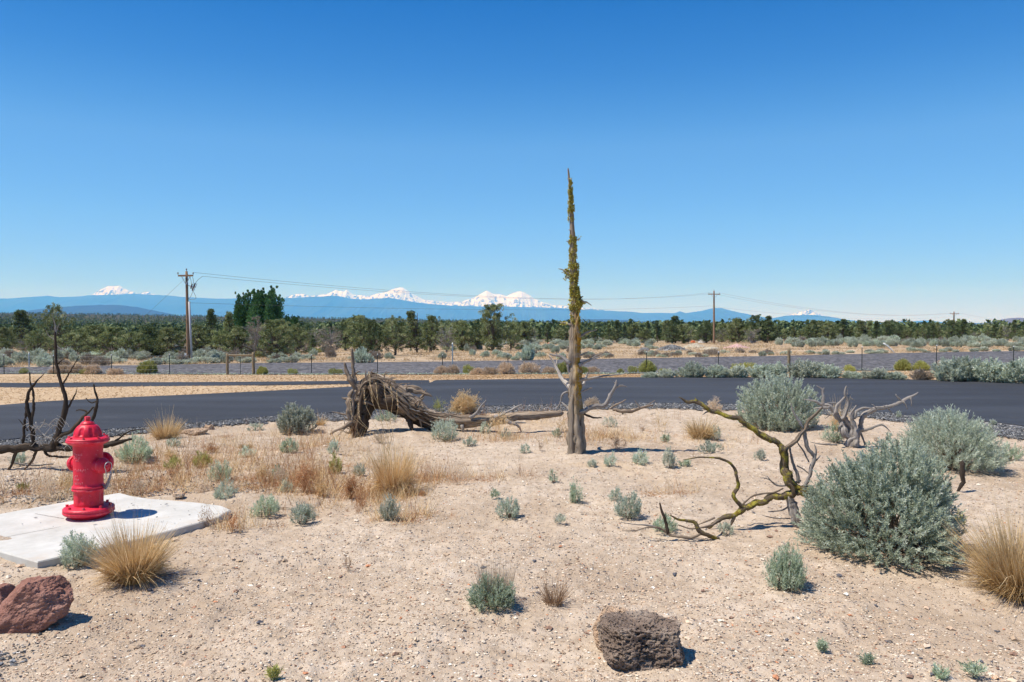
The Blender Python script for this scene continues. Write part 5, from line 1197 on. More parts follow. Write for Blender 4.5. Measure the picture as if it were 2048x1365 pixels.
TW = [  # twiggy weeds: cx, top, base, half, n, levels, width, leafy, mat, cat, label
    (929, 775, 829, 29, 130, 4, .0045, 6, 'straw', 'tumbleweed', 'round straw coloured tumbleweed behind the fallen trunk, against the road'),
    (1186, 788, 816, 19, 34, 4, .0045, 5, 'tumble', 'tumbleweed', 'brownish tumbleweed caught right behind the standing trunk'),
    (1430, 788, 828, 20, 34, 4, .0050, 4, 'tumble', 'tumbleweed', 'ragged tan tumbleweed at the road edge behind the mossy arm'),
    (880, 782, 826, 25, 16, 3, .0045, 7, 'rabbit', 'weed', 'thin yellow green shrub between the roots and the round tumbleweed'),
    (1000, 800, 872, 42, 20, 3, .0042, 6, 'straw', 'weed', 'sparse yellowish twiggy weed in front of the fallen trunk'),
    (917, 908, 974, 42, 20, 3, .0034, 3, 'tumble', 'weed', 'spiny brown twiggy weed right of the tall straw clump'),
    (695, 1096, 1149, 22, 9, 3, .0030, 0, 'brown', 'weed', 'single dead forked weed on bare soil in the left foreground'),
    (1340, 943, 995, 15, 4, 3, .0028, 0, 'straw', 'weed', 'thin dry weed on open soil left of the curved lichen branch'),
    (1322, 810, 866, 26, 12, 3, .0034, 3, 'straw', 'weed', 'sparse straw weed behind the sage tufts right of the trunk'),
    (1230, 850, 900, 16, 9, 3, .0034, 3, 'brown', 'weed', 'brown dry weed right of the standing trunk base'),
    (1284, 838, 868, 9, 6, 3, .0034, 2, 'brown', 'weed', 'small brown weed near the gravel, right of the trunk'),
    (1080, 860, 905, 8, 5, 3, .0030, 2, 'brown', 'weed', 'thin upright dry weed left of the trunk'),
    (1125, 826, 862, 14, 9, 3, .0034, 3, 'straw', 'weed', 'pale straw weed leaning against the left of the trunk'),
    (1388, 880, 915, 7, 4, 3, .0030, 0, 'brown', 'weed', 'thin dark stalk left of the broad low sage tuft'),
    (410, 998, 1058, 22, 14, 3, .0028, 1, 'brown', 'weed', 'reddish twiggy weed at the right corner of the slab'),
    (460, 1010, 1068, 22, 10, 3, .0028, 3, 'rust', 'weed', 'rusty orange weed beyond the right corner of the slab'),
    (86, 940, 1005, 30, 26, 3, .0032, 3, 'tumble', 'weed', 'grey brown twiggy weed behind the slab, left of the hydrant'),
    (128, 922, 988, 24, 20, 3, .0032, 3, 'straw', 'weed', 'straw twiggy weed touching the left of the hydrant'),
    (270, 950, 992, 24, 18, 3, .0032, 3, 'tumble', 'weed', 'brownish twiggy weed behind the slab, right of the hydrant'),
    (817, 964, 1044, 10, 4, 2, .0028, 0, 'brown', 'weed', 'lone thin stem rising between the pale tuft and the rusty weeds'),
    (1488, 860, 920, 9, 3, 2, .0026, 0, 'brown', 'weed', 'bare dark stem below the middle of the mossy arm'),
    (716, 968, 1030, 26, 14, 3, .0030, 2, 'rust', 'weed', 'orange dead weed with one tall stem, left of the pale tuft'),
    (845, 978, 995, 10, 16, 3, .0030, 1, 'rust', 'weed', 'tiny rusty weed right below the tall straw clump'),
    (1240, 870, 905, 30, 14, 3, .0028, 2, 'rust', 'weed', 'low orange dead weed between the trunk and its shadow tuft'),
    (345, 928, 955, 20, 18, 3, .0034, 3, 'rust', 'weed', 'rusty weed right of the loose sage plant'),
    (1754, 862, 884, 10, 6, 3, .003, 2, 'tumble', 'weed', 'small brown weed under the long silver branch'),
    (562, 905, 980, 20, 26, 3, .0034, 3, 'tumble', 'weed', 'tall tan dry weed among the sage sprigs left of centre'),
    (606, 900, 990, 26, 40, 3, .0036, 4, 'rust', 'weed', 'tallest rusty brown dry weed left of the tall straw clump'),
    (640, 940, 1000, 20, 26, 3, .0034, 3, 'straw', 'weed', 'straw coloured weed right of the tallest rusty weed'),
    (700, 935, 1002, 24, 34, 3, .0034, 4, 'rust', 'weed', 'dense rusty weed touching the left of the tall straw clump'),
    (404, 935, 1000, 22, 26, 3, .0034, 3, 'tumble', 'weed', 'tan weed behind the right end of the slab'),
    (338, 890, 925, 22, 26, 3, .0036, 3, 'straw', 'weed', 'straw weed just below the small sage tuft at the road'),
    (520, 915, 965, 20, 24, 3, .0034, 3, 'straw', 'weed', 'pale straw weed left of the tall tan weed'),
    (760, 850, 890, 24, 26, 3, .0036, 3, 'tumble', 'weed', 'tan twiggy weed in front of the dark root arch'),
    (420, 880, 910, 22, 24, 3, .0036, 3, 'rust', 'weed', 'low rusty weed between the road clod and the green sage plant'),
    (1846, 1040, 1060, 1, 1, 1, .001, 0, 'brown', 'weed', None),
]
for i, (x, ty, by, hw, n, lv, wd, lf, mt, cat, lb) in enumerate(TW):
    if lb is None: continue
    g, w, h = size_at(x, ty, by, hw); rs = np.random.RandomState(400 + i)
    rnd = cat == 'tumbleweed'
    mb = twiggy(w * (1.15 if rnd else 1), h, n, rs, lv, wd, lf, (.016, .005), .9 if rnd else 1.4)
    gg = Vector((g.x, g.y + w * .2, 0)); gg.z = gz(gg.x, gg.y)
    mb.v = [v * [1, 1, 1] + np.array(tuple(gg)) for v in mb.v]
    o = mb.build('tumbleweed' if rnd else 'dry_weed', M[mt], loc=tuple(gg)); tag(o, lb, cat)
# brown flower stalks of the central foreground sage
g, w, h = size_at(990, 1125, 1215, 46); rs = np.random.RandomState(55)
mb = MB(); n = 520; a = rs.rand(n) * 6.28; r = w * .34 * np.sqrt(rs.rand(n))
blades(mb, np.stack([np.cos(a) * r, np.sin(a) * r, 0 * a], 1), np.stack([np.cos(a) * .35 * rs.rand(n), np.sin(a) * .35 * rs.rand(n), 1 + 0 * a], 1), h * (.6 + .45 * rs.rand(n)), np.full(n, .0030), .05 * rs.randn(n), .3 + .6 * rs.rand(n), rs, 3)
gg = Vector((g.x, g.y + w * .25, g.z)); mb.v = [v + np.array(tuple(gg)) for v in mb.v]
par = [o for o in COL.objects if o.get('label', '').startswith('sage clump with brown flower stalks')][0]
mb.build('flower_stalks', M['tumble'], par)

# ground cover nobody could count: dead weeds and litter in the rusty patch, mown straw beyond the road, tall field grass
def cover(name, n, region, ln, wd, mat, seed, label, cat, lean=.8, accept=None, seg=2, droop=.3, clump=0, tone0=.55):
    rs = np.random.RandomState(seed); X, Y = region(rs, n)
    if clump:
        k = max(1, n // clump); ci = rs.randint(0, k, n); s = .03 + .012 * Y[:k]
        X0, Y0 = X[:k][ci], Y[:k][ci]; X = X0 + rs.randn(n) * s[ci] * .5; Y = Y0 + rs.randn(n) * s[ci] * .5; tn = rs.randn(k)[ci] * .15
    else: tn = 0
    if accept is not None:
        kk = accept(X, Y); X, Y = X[kk], Y[kk]; tn = tn[kk] if clump else 0
    n = len(X); a = rs.rand(n) * 6.28
    mb = MB(); blades(mb, np.stack([X, Y, ground(X, Y) - .004], 1), np.stack([np.cos(a) * lean, np.sin(a) * lean, .4 + .6 * rs.rand(n)], 1), ln(rs, Y), wd(Y), droop * rs.rand(n), np.clip(tone0 + tn + .2 * rs.randn(n), 0, 1), rs, seg)
    o = mb.build(name, mat); tag(o, label, cat, kind='stuff'); return o
def blobs(lst):
    c = [(P(x, y), sx, sy, wt) for x, y, sx, sy, wt in lst]; wt = np.array([q[3] for q in c], float); wt /= wt.sum()
    def f(rs, n):
        i = rs.choice(len(c), n, p=wt); g = np.array([(q[0].x, q[0].y) for q in c])[i]; s = np.array([(q[1], q[2]) for q in c])[i]
        v = rs.randn(n, 2) * s + g; return v[:, 0], v[:, 1]
    return f
rusty = blobs([(560, 975, .45, .35, 3), (610, 950, .35, .5, 3), (700, 985, .40, .25, 3), (460, 940, .5, .6, 3), (340, 925, .5, .5, 3), (620, 890, .6, .7, 2), (390, 900, .7, .6, 2), (760, 1000, .25, .15, 1), (1190, 880, .25, .4, 1.0), (1230, 878, .4, .25, 1.2), (1330, 875, .35, .3, .5), (890, 960, .35, .15, 1), (100, 985, .4, .35, 1.6), (250, 975, .5, .3, 2), (470, 1055, .15, .10, .6), (1330, 990, .18, .06, .4), (805, 1035, .15, .08, .5), (1450, 885, .3, .2, .3), (1000, 880, .5, .2, .8), (820, 830, 1.2, .5, 1.5), (1060, 835, 1, .4, 1)])
off_slab = lambda X, Y: (~in_poly(X, Y, slab_poly)) & (Y < cy(shoulder_w, X) - .02)
cover('dry_weeds', 24000, rusty, lambda rs, Y: .03 + .06 * rs.rand(len(Y)), lambda Y: np.full(len(Y), .0030), M['rust'], 61, 'low rusty dead weeds and litter on the bare soil', 'dry weeds', 1.0, off_slab, clump=40)
cover('dry_weeds', 3600, rusty, lambda rs, Y: .12 + .26 * rs.rand(len(Y)) ** 1.5, lambda Y: np.full(len(Y), .0036), M['rust'], 67, 'tall reddish brown dead stalks standing in the weeds', 'dry weeds', .22, off_slab, clump=12, droop=.06, tone0=.4)
cover('dry_weeds', 9000, rusty, lambda rs, Y: .08 + .24 * rs.rand(len(Y)) ** 2, lambda Y: np.full(len(Y), .0034), M['straw'], 62, 'thin upright dead stalks among the low weeds', 'dry weeds', .40, off_slab, clump=26, droop=.1)
cover('litter', 1500, fan(3.2, 14), lambda rs, Y: .03 + .10 * rs.rand(len(Y)) ** 2, lambda Y: np.full(len(Y), .0035), M['tumble'], 65, 'small dead twigs and straws lying on the bare soil', 'litter', 6.0, off_slab, droop=.02)
cover('roadside_weeds', 9000, lambda rs, n: (lambda X: (X, cy(cind_n_w, X) + 3.5 * rs.rand(n) ** 2))(rs.uniform(-32, 34, n)), lambda rs, Y: .05 + .14 * rs.rand(len(Y)), lambda Y: np.full(len(Y), .03), M['sage_green'], 66, 'low green weeds along the near edge of the gravel road', 'weeds', .9, clump=14, tone0=.35)
def strip(y0c, y1c, x0=-26, x1=30):
    def f(rs, n):
        X = rs.uniform(x0, x1, n); a, b = cy(y0c, X), cy(y1c, X) if not isinstance(y1c, (int, float)) else y1c; t = rs.rand(n); return X, a + (b - a) * t ** 1.4
    return f
path_n_w, path_f_w = smooth_curve(PATH_N, 200), smooth_curve(PATH_F, 200)
def not_path(X, Y): return ~((X < path_n_w[:, 0].max()) & (Y > cy(path_n_w, X) - .03) & (Y < cy(path_f_w, X) + .03))
cover('mown_grass', 60000, strip(road_far_w, cind_n_w), lambda rs, Y: .03 + .05 * rs.rand(len(Y)), lambda Y: .004 + .0005 * Y, M['dry_ground_cover'], 63, 'short dry mown grass between the road and the fence', 'dry grass', 1.2, not_path)
def field_fan(rs, n):
    t = rs.rand(n); Y = 52 * (240 / 52) ** t; return (rs.rand(n) * 2 - 1) * .78 * Y, Y
infield = lambda X, Y: (Y > cy(cind_f_w, X) + .5) & (value_noise(X, Y * .6, .09, 71) + .3 * value_noise(X, Y, .5, 72) > .38)
cover('field_grass', 90000, field_fan, lambda rs, Y: .18 + .30 * rs.rand(len(Y)), lambda Y: .012 + .0004 * Y, M['field_grass'], 64, 'tall tawny dry grass in the field beyond the gravel road', 'field grass', .5, infield, clump=25)

# ------------------------------------------------------------------ bushes beyond the road, shared shapes
def proto_bush(seed, mat, w=1.0, h=.6, tips=420, per=22, leaf=(.075, .024), tw=.2, **kw):
    rs = np.random.RandomState(seed); fo, stm = shrub(w, h, tips, per, leaf, rs, twig=tw, **kw)
    me1 = fo.build('foliage', M[mat]); me2 = stm.build('stems', M['stem_grey']); d1, d2 = me1.data, me2.data
    COL.objects.unlink(me1); COL.objects.unlink(me2); bpy.data.objects.remove(me1); bpy.data.objects.remove(me2)
    return d1, d2
BUSH = {
    's0': proto_bush(501, 'sage_far', lump=.45, upright=.7), 's1': proto_bush(502, 'sage_far', lump=.55, upright=.9), 's2': proto_bush(503, 'sage_pale', lump=.45, upright=.7),
    'd0': proto_bush(504, 'sage', lump=.4, upright=.7), 'g0': proto_bush(505, 'shrub_far', lump=.5, tips=300, leaf=(.07, .018), upright=.7),
    't0': proto_bush(506, 'tumble', lump=.15, leaf=(.07, .012), tw=.18, open_base=0, upright=.2), 't1': proto_bush(507, 'tumble', lump=.3, leaf=(.06, .012), tw=.16, open_base=0, upright=.3),
    'y0': proto_bush(508, 'rabbit', lump=.25, leaf=(.08, .018), upright=1.0), 'y1': proto_bush(509, 'rabbit', lump=.4, tips=180, leaf=(.08, .016), upright=1.2),
}
NM = {'s': ('sagebrush', 'sagebrush'), 'd': ('sagebrush', 'sagebrush'), 'g': ('grey_shrub', 'shrub'), 't': ('tumbleweed', 'tumbleweed'), 'y': ('rabbitbrush', 'rabbitbrush')}
def put_bush(kind, x, ty, by, hw, label, group=None, simple=False, loc=None, wh=None):
    if loc is None:
        g, w, h = size_at(x, ty, by, hw); g.y += w * .3; g.x *= (g.y) / (g.y - w * .3); g.z = gz(g.x, g.y); h *= .97
    else: g, (w, h) = loc, wh
    nm, cat = NM[kind[0]]
    d1, d2 = BUSH[kind]
    if simple:
        o = bpy.data.objects.new(nm, d1); COL.objects.link(o); r = o; tag(o, label, cat, group)
    else:
        r = empty(nm, g); tag(r, label, cat, group)
        for nm2, d in (('foliage', d1), ('stems', d2)):
            o = bpy.data.objects.new(nm2, d); COL.objects.link(o); o.parent = r
    r.location = g; r.scale = (w, w, h / .6); r.rotation_euler = (0, 0, R_.rand() * 6.28)
    return r
NEARROW = [('s0', 1299, 747, 757, 16, 'smallest low sagebrush at the left end of the row behind the road'), ('s2', 1336, 741, 757, 16, 'second low sagebrush from the left behind the road'), ('s1', 1380, 732, 757, 27, 'rounded sagebrush with a brown hollow, behind the road right of centre'),
    ('s0', 1431, 735, 757, 23, 'dark based sagebrush in the middle of the row behind the road'), ('s2', 1469, 734, 757, 25, 'pale sagebrush touching the dark based one behind the road'), ('s0', 1526, 733, 757, 27, 'sagebrush behind the road, above the roadside bush'),
    ('s1', 1560, 733, 757, 24, 'sagebrush beside the old wooden post behind the road'), ('s2', 1611, 724, 757, 33, 'tallest pale sagebrush in the row right of the wooden post'), ('s0', 1650, 733, 758, 28, 'broad sagebrush right of the tallest pale one behind the road'),
    ('s0', 1703, 746, 759, 18, 'low greenish sagebrush behind the road above the silver shrub'), ('s2', 1748, 740, 760, 23, 'rounded sagebrush behind the road above the long silver branch'), ('s0', 1786, 747, 761, 21, 'low sagebrush left of the grey dead brush pile'),
    ('g0', 1845, 742, 762, 19, 'grey tangled dead brush pile behind the road at the right'), ('s0', 1905, 724, 765, 34, 'large sagebrush at the right behind the road, left one of the big group'), ('d0', 1938, 722, 765, 36, 'large sagebrush at the right behind the road, second of the big group'),
    ('s1', 1985, 730, 767, 34, 'large sagebrush at the right behind the road, third of the big group'), ('s0', 2034, 727, 769, 38, 'large sagebrush cut by the right edge behind the road'), ('s1', 2100, 730, 773, 38, 'sagebrush behind the road beyond the right edge')]
for k, x, ty, by, hw, lb in NEARROW[:-1]: put_bush(k, x, ty, by, hw, lb)
FENCEROW = [('y0', 1295, 724, 746, 16, 'tall yellow green rabbitbrush at the fence right of the trunk'), ('y1', 1265, 733, 746, 9, 'small yellow green rabbitbrush at the fence between trunk and the taller one'), ('y0', 1125, 727, 748, 12, 'bright green rabbitbrush just left of the standing trunk at the fence'),
    ('y0', 1168, 735, 748, 8, 'small green rabbitbrush just right of the standing trunk at the fence'), ('y0', 1804, 722, 742, 16, 'yellow green rabbitbrush at the fence at the right'), ('y0', 1842, 725, 742, 14, 'olive rabbitbrush next to the right hand yellow one at the fence'), ('y1', 1489, 727, 745, 24, 'broad olive rabbitbrush at the fence behind the sagebrush row'),
    ('t1', 1886, 723, 739, 13, 'tan dry bush at the fence near the right edge'), ('y0', 295, 725, 748, 17, 'round bright yellow green rabbitbrush at the fence on the left'), ('y1', 671, 738, 749, 13, 'low yellow green rabbitbrush left of the fallen tree roots'), ('y0', 525, 735, 750, 10, 'small rabbitbrush right of the wooden brace'),
    ('y1', 585, 738, 749, 9, 'faint dry rabbitbrush at the fence between brace and fallen tree'), ('t0', 882, 732, 749, 13, 'leftmost tumbleweed in the row behind the round one'), ('t1', 907, 731, 749, 15, 'second tumbleweed of the row behind the round one'), ('y1', 938, 731, 749, 13, 'green topped bush in the tumbleweed row'),
    ('t0', 955, 736, 750, 14, 'low grey tumbleweed in the middle of the row'), ('t1', 980, 735, 750, 15, 'brown tumbleweed with green tips in the row'), ('t0', 1012, 725, 749, 17, 'tallest pale tumbleweed of the row, beside a steel post'), ('t1', 1056, 726, 748, 23, 'broad straw bush at the right end of the tumbleweed row'),
    ('t0', 1098, 734, 748, 13, 'tumbleweed just left of the trunk at the fence'), ('t0', 1184, 734, 747, 15, 'tumbleweed just right of the trunk at the fence'), ('t0', 122, 731, 748, 21, 'tan tumbleweed behind the dark upright branch at the left'), ('t1', 152, 730, 748, 15, 'second tan tumbleweed from the left at the fence'),
    ('t0', 186, 730, 749, 16, 'round brown tumbleweed at the fence on the left'), ('y1', 170, 738, 749, 10, 'low green bush between two tumbleweeds on the left'), ('t1', 230, 737, 750, 15, 'low dry bush right of the round brown tumbleweed'), ('y1', 48, 737, 748, 8, 'small green bush at the fence near the left edge'), ('y1', 1700, 731, 744, 12, 'sparse green weed at the fence above the low greenish sagebrush'),
    ('y1', 1240, 738, 748, 8, 'low olive sprig at the fence right of the trunk'), ('y1', 1330, 738, 746, 12, 'low olive weed right of the tall rabbitbrush')]
for k, x, ty, by, hw, lb in FENCEROW: put_bush(k, x, ty, by, hw, lb)
# field shrubs beyond the gravel road
rs = np.random.RandomState(91); cnt = 0
def zone(n, x0, x1, byf, hwr, hr, kinds, group, label, probs=None):
    for _ in range(n):
        x = rs.uniform(x0, x1); by = byf(x) ; hw = rs.uniform(*hwr); h = rs.uniform(*hr)
        put_bush(rs.choice(kinds, p=probs), x, by - h, by, hw, label, group, simple=True)
cf = lambda x: np.interp(x, [p[0] for p in CIND_F], [p[1] for p in CIND_F])
zone(80, -40, 500, lambda x: cf(x) - rs.uniform(0, 20), (9, 18), (11, 22), ['s0', 's1', 's2', 'g0', 'd0'], 'grey shrubs left beyond the gravel road', 'grey green or pinkish shrub beyond the gravel road in the left third', [.3, .2, .2, .2, .1])
zone(14, 300, 600, lambda x: cf(x) - rs.uniform(0, 3), (10, 20), (7, 12), ['s0', 's2'], 'low sage along the far side of the gravel road', 'low pale sage along the far side of the gravel road left of centre')
zone(34, 480, 780, lambda x: cf(x) - rs.uniform(2, 22), (7, 14), (8, 15), ['g0', 's2', 's1', 'y1'], 'shrubs left of centre beyond the gravel road', 'grey or tan shrub left of centre below the junipers', [.45, .2, .2, .15])
zone(26, 860, 1170, lambda x: rs.uniform(698, 721), (6, 12), (7, 13), ['s0', 's1', 'd0', 'g0'], 'sage in the field behind the trunk', 'sage in the dry field near the standing trunk')
zone(46, 960, 1320, lambda x: rs.uniform(685, 700), (6, 12), (6, 11), ['s2', 's0', 's1'], 'sage at the edge of the trees, centre', 'sage at the foot of the tree line right of centre')
zone(30, 1160, 1560, lambda x: cf(x) - rs.uniform(0, 8), (6, 11), (5, 9), ['s0', 's2', 'g0'], 'low sage beyond the gravel road, centre right', 'low sage along the far side of the gravel road right of centre')
zone(90, 1540, 2080, lambda x: rs.uniform(683, 696), (7, 12), (8, 14), ['s0', 's2', 'd0', 'g0', 's1'], 'sage band below the trees at the right', 'sage in the grey band below the tree line at the right', [.25, .25, .2, .1, .2])
zone(26, 1560, 2080, lambda x: cf(x) - rs.uniform(0, 4), (6, 12), (4, 8), ['s0', 's2'], 'low sage beyond the gravel road at the right', 'low sage along the far side of the gravel road at the right')
for k, x, ty, by, hw, lb in [('s0', 853 - 60 + 0, 700, 1, 1, None)]: pass
put_bush('s1', 727, 703, 727, 18, 'blue green sagebrush by the gravel road right above the fallen tree roots')
put_bush('d0', 1056, 694, 722, 14, 'dark rounded sagebrush in the field left of the trunk, alone by the gravel road')
put_bush('g0', 1424, 700, 712, 16, 'dark grey shrub in front of the gravel piles')

# ------------------------------------------------------------------ fence, brace, posts
fence = empty('wire_fence', P(900, 749)); tag(fence, 'long low wire fence on thin steel posts along the far side of the straw strip', 'fence')
tops = [(8, 711, 749), (107, 712, 749), (223, 711, 749), (339, 710, 749), (623, 711, 748), (755, 710, 748), (885, 711, 748), (1016, 709, 748), (1150, 708, 747), (1293, 705, 746), (1437, 705, 745), (1724, 695, 742), (1873, 692, 741), (2027, 694, 735)]
fpos = []
for x, ty, by in tops:
    if x == 1150: pass
    g = P(x, by); g.z = gz(g.x, g.y); h = (by - ty) * g.y / F
    mb = MB(); box(mb, (g.x, g.y, g.z + h / 2 - .1), (.010, .045, h + .2)); box(mb, (g.x, g.y + .024, g.z + h / 2 - .1), (.045, .008, h + .2))
    p = mb.build('post', M['dark_steel'], fence); mb = MB(); box(mb, (g.x, g.y, g.z + h + .03), (.046, .05, .07))
    tpo = mb.build('tip', M['white_paint']); tpo.parent = p; tpo.data.transform(Matrix.Translation(-Vector(fence.location)))
    fpos.append((g, h))
for (x, ty, by) in ((455, 707, 750), (507, 705, 750), (1578, 697, 740)):
    g = P(x, by); fpos.append((g, (by - ty) * g.y / F))
fpos.sort(key=lambda q: q[0].x)
for f_ in (.95, .72, .48, .25):
    mb = MB(); pts = [g + Vector((0, -.03, h * f_)) for g, h in fpos]
    g0 = pts[0] + (pts[0] - pts[1]) * 2; pts = [g0] + pts
    for a, b in zip(pts[:-1], pts[1:]):
        tube(mb, [a, (a + b) / 2 - Vector((0, 0, .015)), b], [.0035] * 3, 4, R_, step=2)
    mb.build('strand', M['wire'], fence)
br = empty('fence_brace', P(480, 750)); tag(br, 'weathered wooden fence brace of two posts and a top rail', 'fence brace')
gA, gB = P(455, 750), P(507, 750)
for g, h in ((gA, 43 * gA.y / F), (gB, 45 * gB.y / F)):
    mb = MB(); tube(mb, [g - Vector((0, 0, .3)), g + Vector((0, 0, h * .5)), g + Vector((0, 0, h))], [.082, .078, .076], 12, R_, bump_=.05, step=.15, tip=False); mb.build('post', M['post_wood'], br, smooth=True)
mb = MB(); a = gA + Vector((0, 0, 39 * gA.y / F)); b = gB + Vector((0, 0, 39 * gB.y / F)); tube(mb, [a, (a + b) / 2, b], [.055] * 3, 10, R_, bump_=.05, step=.15, tip=False); mb.build('rail', M['post_wood'], br, smooth=True)
g = P(481, 750); mb = MB(); bar(mb, g, g + Vector((0, 0, 1.0)), .025); mb.build('steel_stay', M['dark_steel'], br)
def wood_post(x, ty, by, w, mat, label, name='wooden_post', top=None, rnd=True):
    g = P(x, by); s = g.y / F; mb = MB(); tx = x if top is None else top
    t = W(tx, ty, g.y); tube(mb, [g - Vector((0, 0, .2)), g.lerp(t, .5), t], [w * s / 2] * 3, 10, R_, bump_=.05, step=.2, tip=False)
    o = mb.build(name, M[mat], loc=tuple(g), smooth=True); tag(o, label, 'post'); return o
wood_post(1578, 697, 740, 6, 'post_wood', 'short thick old wooden post in the fence, right of centre')
wood_post(905, 686, 730, 2.6, 'galv', 'pale grey tall post standing on the gravel road behind the tumbleweed row')
wood_post(58, 706, 735, 2.4, 'galv', 'pale grey post on the gravel road near the left edge')
wood_post(343, 713, 725, 3.5, 'white_paint', 'short white marker post left of the left utility pole')
wood_post(205, 716, 716, 1, 'sulphur_paint', 'x') if False else None
wood_post(204, 700, 717, 2.6, 'sulphur_paint', 'yellowish leaning stake among the grey shrubs at the left', 'leaning_stake', top=222)
wood_post(1792, 687, 706, 2.8, 'white_paint', 'white pole leaning to the left in the field at the right', 'leaning_pole', top=1767)

# ------------------------------------------------------------------ utility poles and lines
def utility_pole(x, ty, by, w, label, arm=(16, 10), tx=None, g=None):
    g = g or P(x, by); s = g.y / F; top = W(tx or x, ty, g.y); r = empty('utility_pole', g); tag(r, label, 'utility pole')
    mb = MB(); rad = w * s / 2; tube(mb, [g - Vector((0, 0, .5)), g.lerp(top, .5), top], [rad * 1.15, rad, rad * .72], 14, R_, step=1.2, tip=False); mb.build('pole', M['pole_wood'], r, smooth=True)
    ax = arm[0] * s; z = arm[1] * s; mb = MB(); c = top - Vector((0, rad + .07, z)); bar(mb, c - Vector((ax, -.1, 0)), c + Vector((ax, -.1, 0)), .11, .14); ca = mb.build('crossarm', M['pole_wood'], r)
    ins = []
    for k in (-.92, .92):
        q = c + Vector((k * ax, .1 * k, .07)); mb = MB(); lathe(mb, [(.02, 0), (.02, .08), (.07, .09), (.05, .13), (.065, .15), (.04, .20), (.001, .21)], q, n=12); mb.build('insulator', M['ceramic'], r); ins.append(q + Vector((0, 0, .21)))
    q = top; mb = MB(); lathe(mb, [(.02, -.02), (.02, .08), (.07, .09), (.05, .13), (.065, .15), (.04, .22), (.001, .24)], q, n=12); mb.build('insulator', M['ceramic'], r); ins.append(q + Vector((0, 0, .22)))
    for sg in (-1, 1):
        mb = MB(); bar(mb, c + Vector((sg * ax * .55, .05, -.05)), c + Vector((0, .06, -.75)), .03, .05); mb.build('brace', M['galv'], r)
    return r, ins, top, g, s
p1, i1, top1, g1, s1 = utility_pole(377, 543, 727, 6.2, 'left utility pole, the nearest, with conduit and switch gear', (15.5, 9), 373)
mb = MB(); cyl(mb, g1 + Vector((.30, -.02, 0)), W(377.5, 604, g1.y) + Vector((.10, -.15, 0)), .085, 10); mb.build('conduit', M['pvc'], p1, smooth=True)
mb = MB(); box(mb, W(371, 716, g1.y - .25), (.16, .03, .8)); mb.build('marker_plate', M['white_paint'], p1)
for (x, y) in ((383, 573), (389, 571), (386, 577)):
    mb = MB(); c = W(x, y, g1.y - .1); lathe(mb, [(.03, -.22), (.07, -.18), (.05, -.1), (.08, -.05), (.05, .02), (.08, .08), (.05, .14), (.03, .22)], c, (.4, -.2, 1), 10); bar(mb, c + Vector((.06, 0, -.2)), c + Vector((.22, 0, .15)), .03); mb.build('cutout_switch', M['ceramic'], p1, smooth=True)
mb = MB(); bar(mb, W(374, 571, g1.y), W(390, 575, g1.y - .1), .06); mb.build('switch_bracket', M['galv'], p1)
mb = MB()
for pl in ([(388, 580), (387, 584), (391, 592), (392, 598), (388, 599), (378, 599)], [(386, 581), (383, 590), (380, 596), (377, 598)], [(385, 555), (387, 562), (386, 570)], [(380, 553), (382, 562), (383, 570)], [(376, 549), (374, 560), (376, 572)], [(405, 553), (400, 557), (394, 562), (390, 570)]):
    tube(mb, [W(a, b, g1.y - .12) for a, b in pl], [.016] * len(pl), 4, R_, step=.2)
mb.build('jumper_wires', M['wire'], p1)
p2, i2, top2, g2, s2 = utility_pole(1428, 582, 688, 3.9, 'middle utility pole standing among the junipers right of the trunk', (12, 7))
x3 = 1908; Y3 = 235.0; gx = ray(x3, 650)[0] * Y3
g3 = Vector((gx, Y3, gz(gx, Y3)))
p3, i3, top3, g3, s3 = utility_pole(1908, 624, 680, 3.0, 'right utility pole, the farthest, above the tree line', (9, 4), g=g3)
def span(a, b, sag, label, r=.009, par=None):
    mb = MB(); a, b = Vector(a), Vector(b); n = 24
    pts = [a.lerp(b, i / n) - Vector((0, 0, sag * 4 * (i / n) * (1 - i / n))) for i in range(n + 1)]
    tube(mb, pts, [r] * (n + 1), 4, R_, step=4); o = mb.build('power_line', M['wire'], loc=tuple(a)); tag(o, label, 'power line', 'power lines'); return o
span(W(405, 553, g1.y), i2[0], 1.6, 'upper cable from the left pole to the left end of the middle crossarm', .010)
span(i1[1], i2[1], 1.7, 'upper cable from the left crossarm to the right end of the middle crossarm', .010)
span(W(377, 606, g1.y), W(1427, 612, g2.y), .7, 'low cable between the left and the middle poles', .010)
span(i2[0], i3[0], 2.2, 'cable from the middle to the right pole, left one', .012)
span(i2[1], i3[1], 2.2, 'cable from the middle to the right pole, right one', .012)
span(W(1429, 614, g2.y), W(1908, 634, g3.y), 1.4, 'low cable from the middle to the right pole', .009)
span(i3[1], W(2300, 668, 430), 2.5, 'cable running off to the right beyond the far pole', .014)
o = span(W(371, 557, g1.y), W(252, 668, g1.y + 3), 0, 'guy wire slanting down to the left from the left pole', .009)

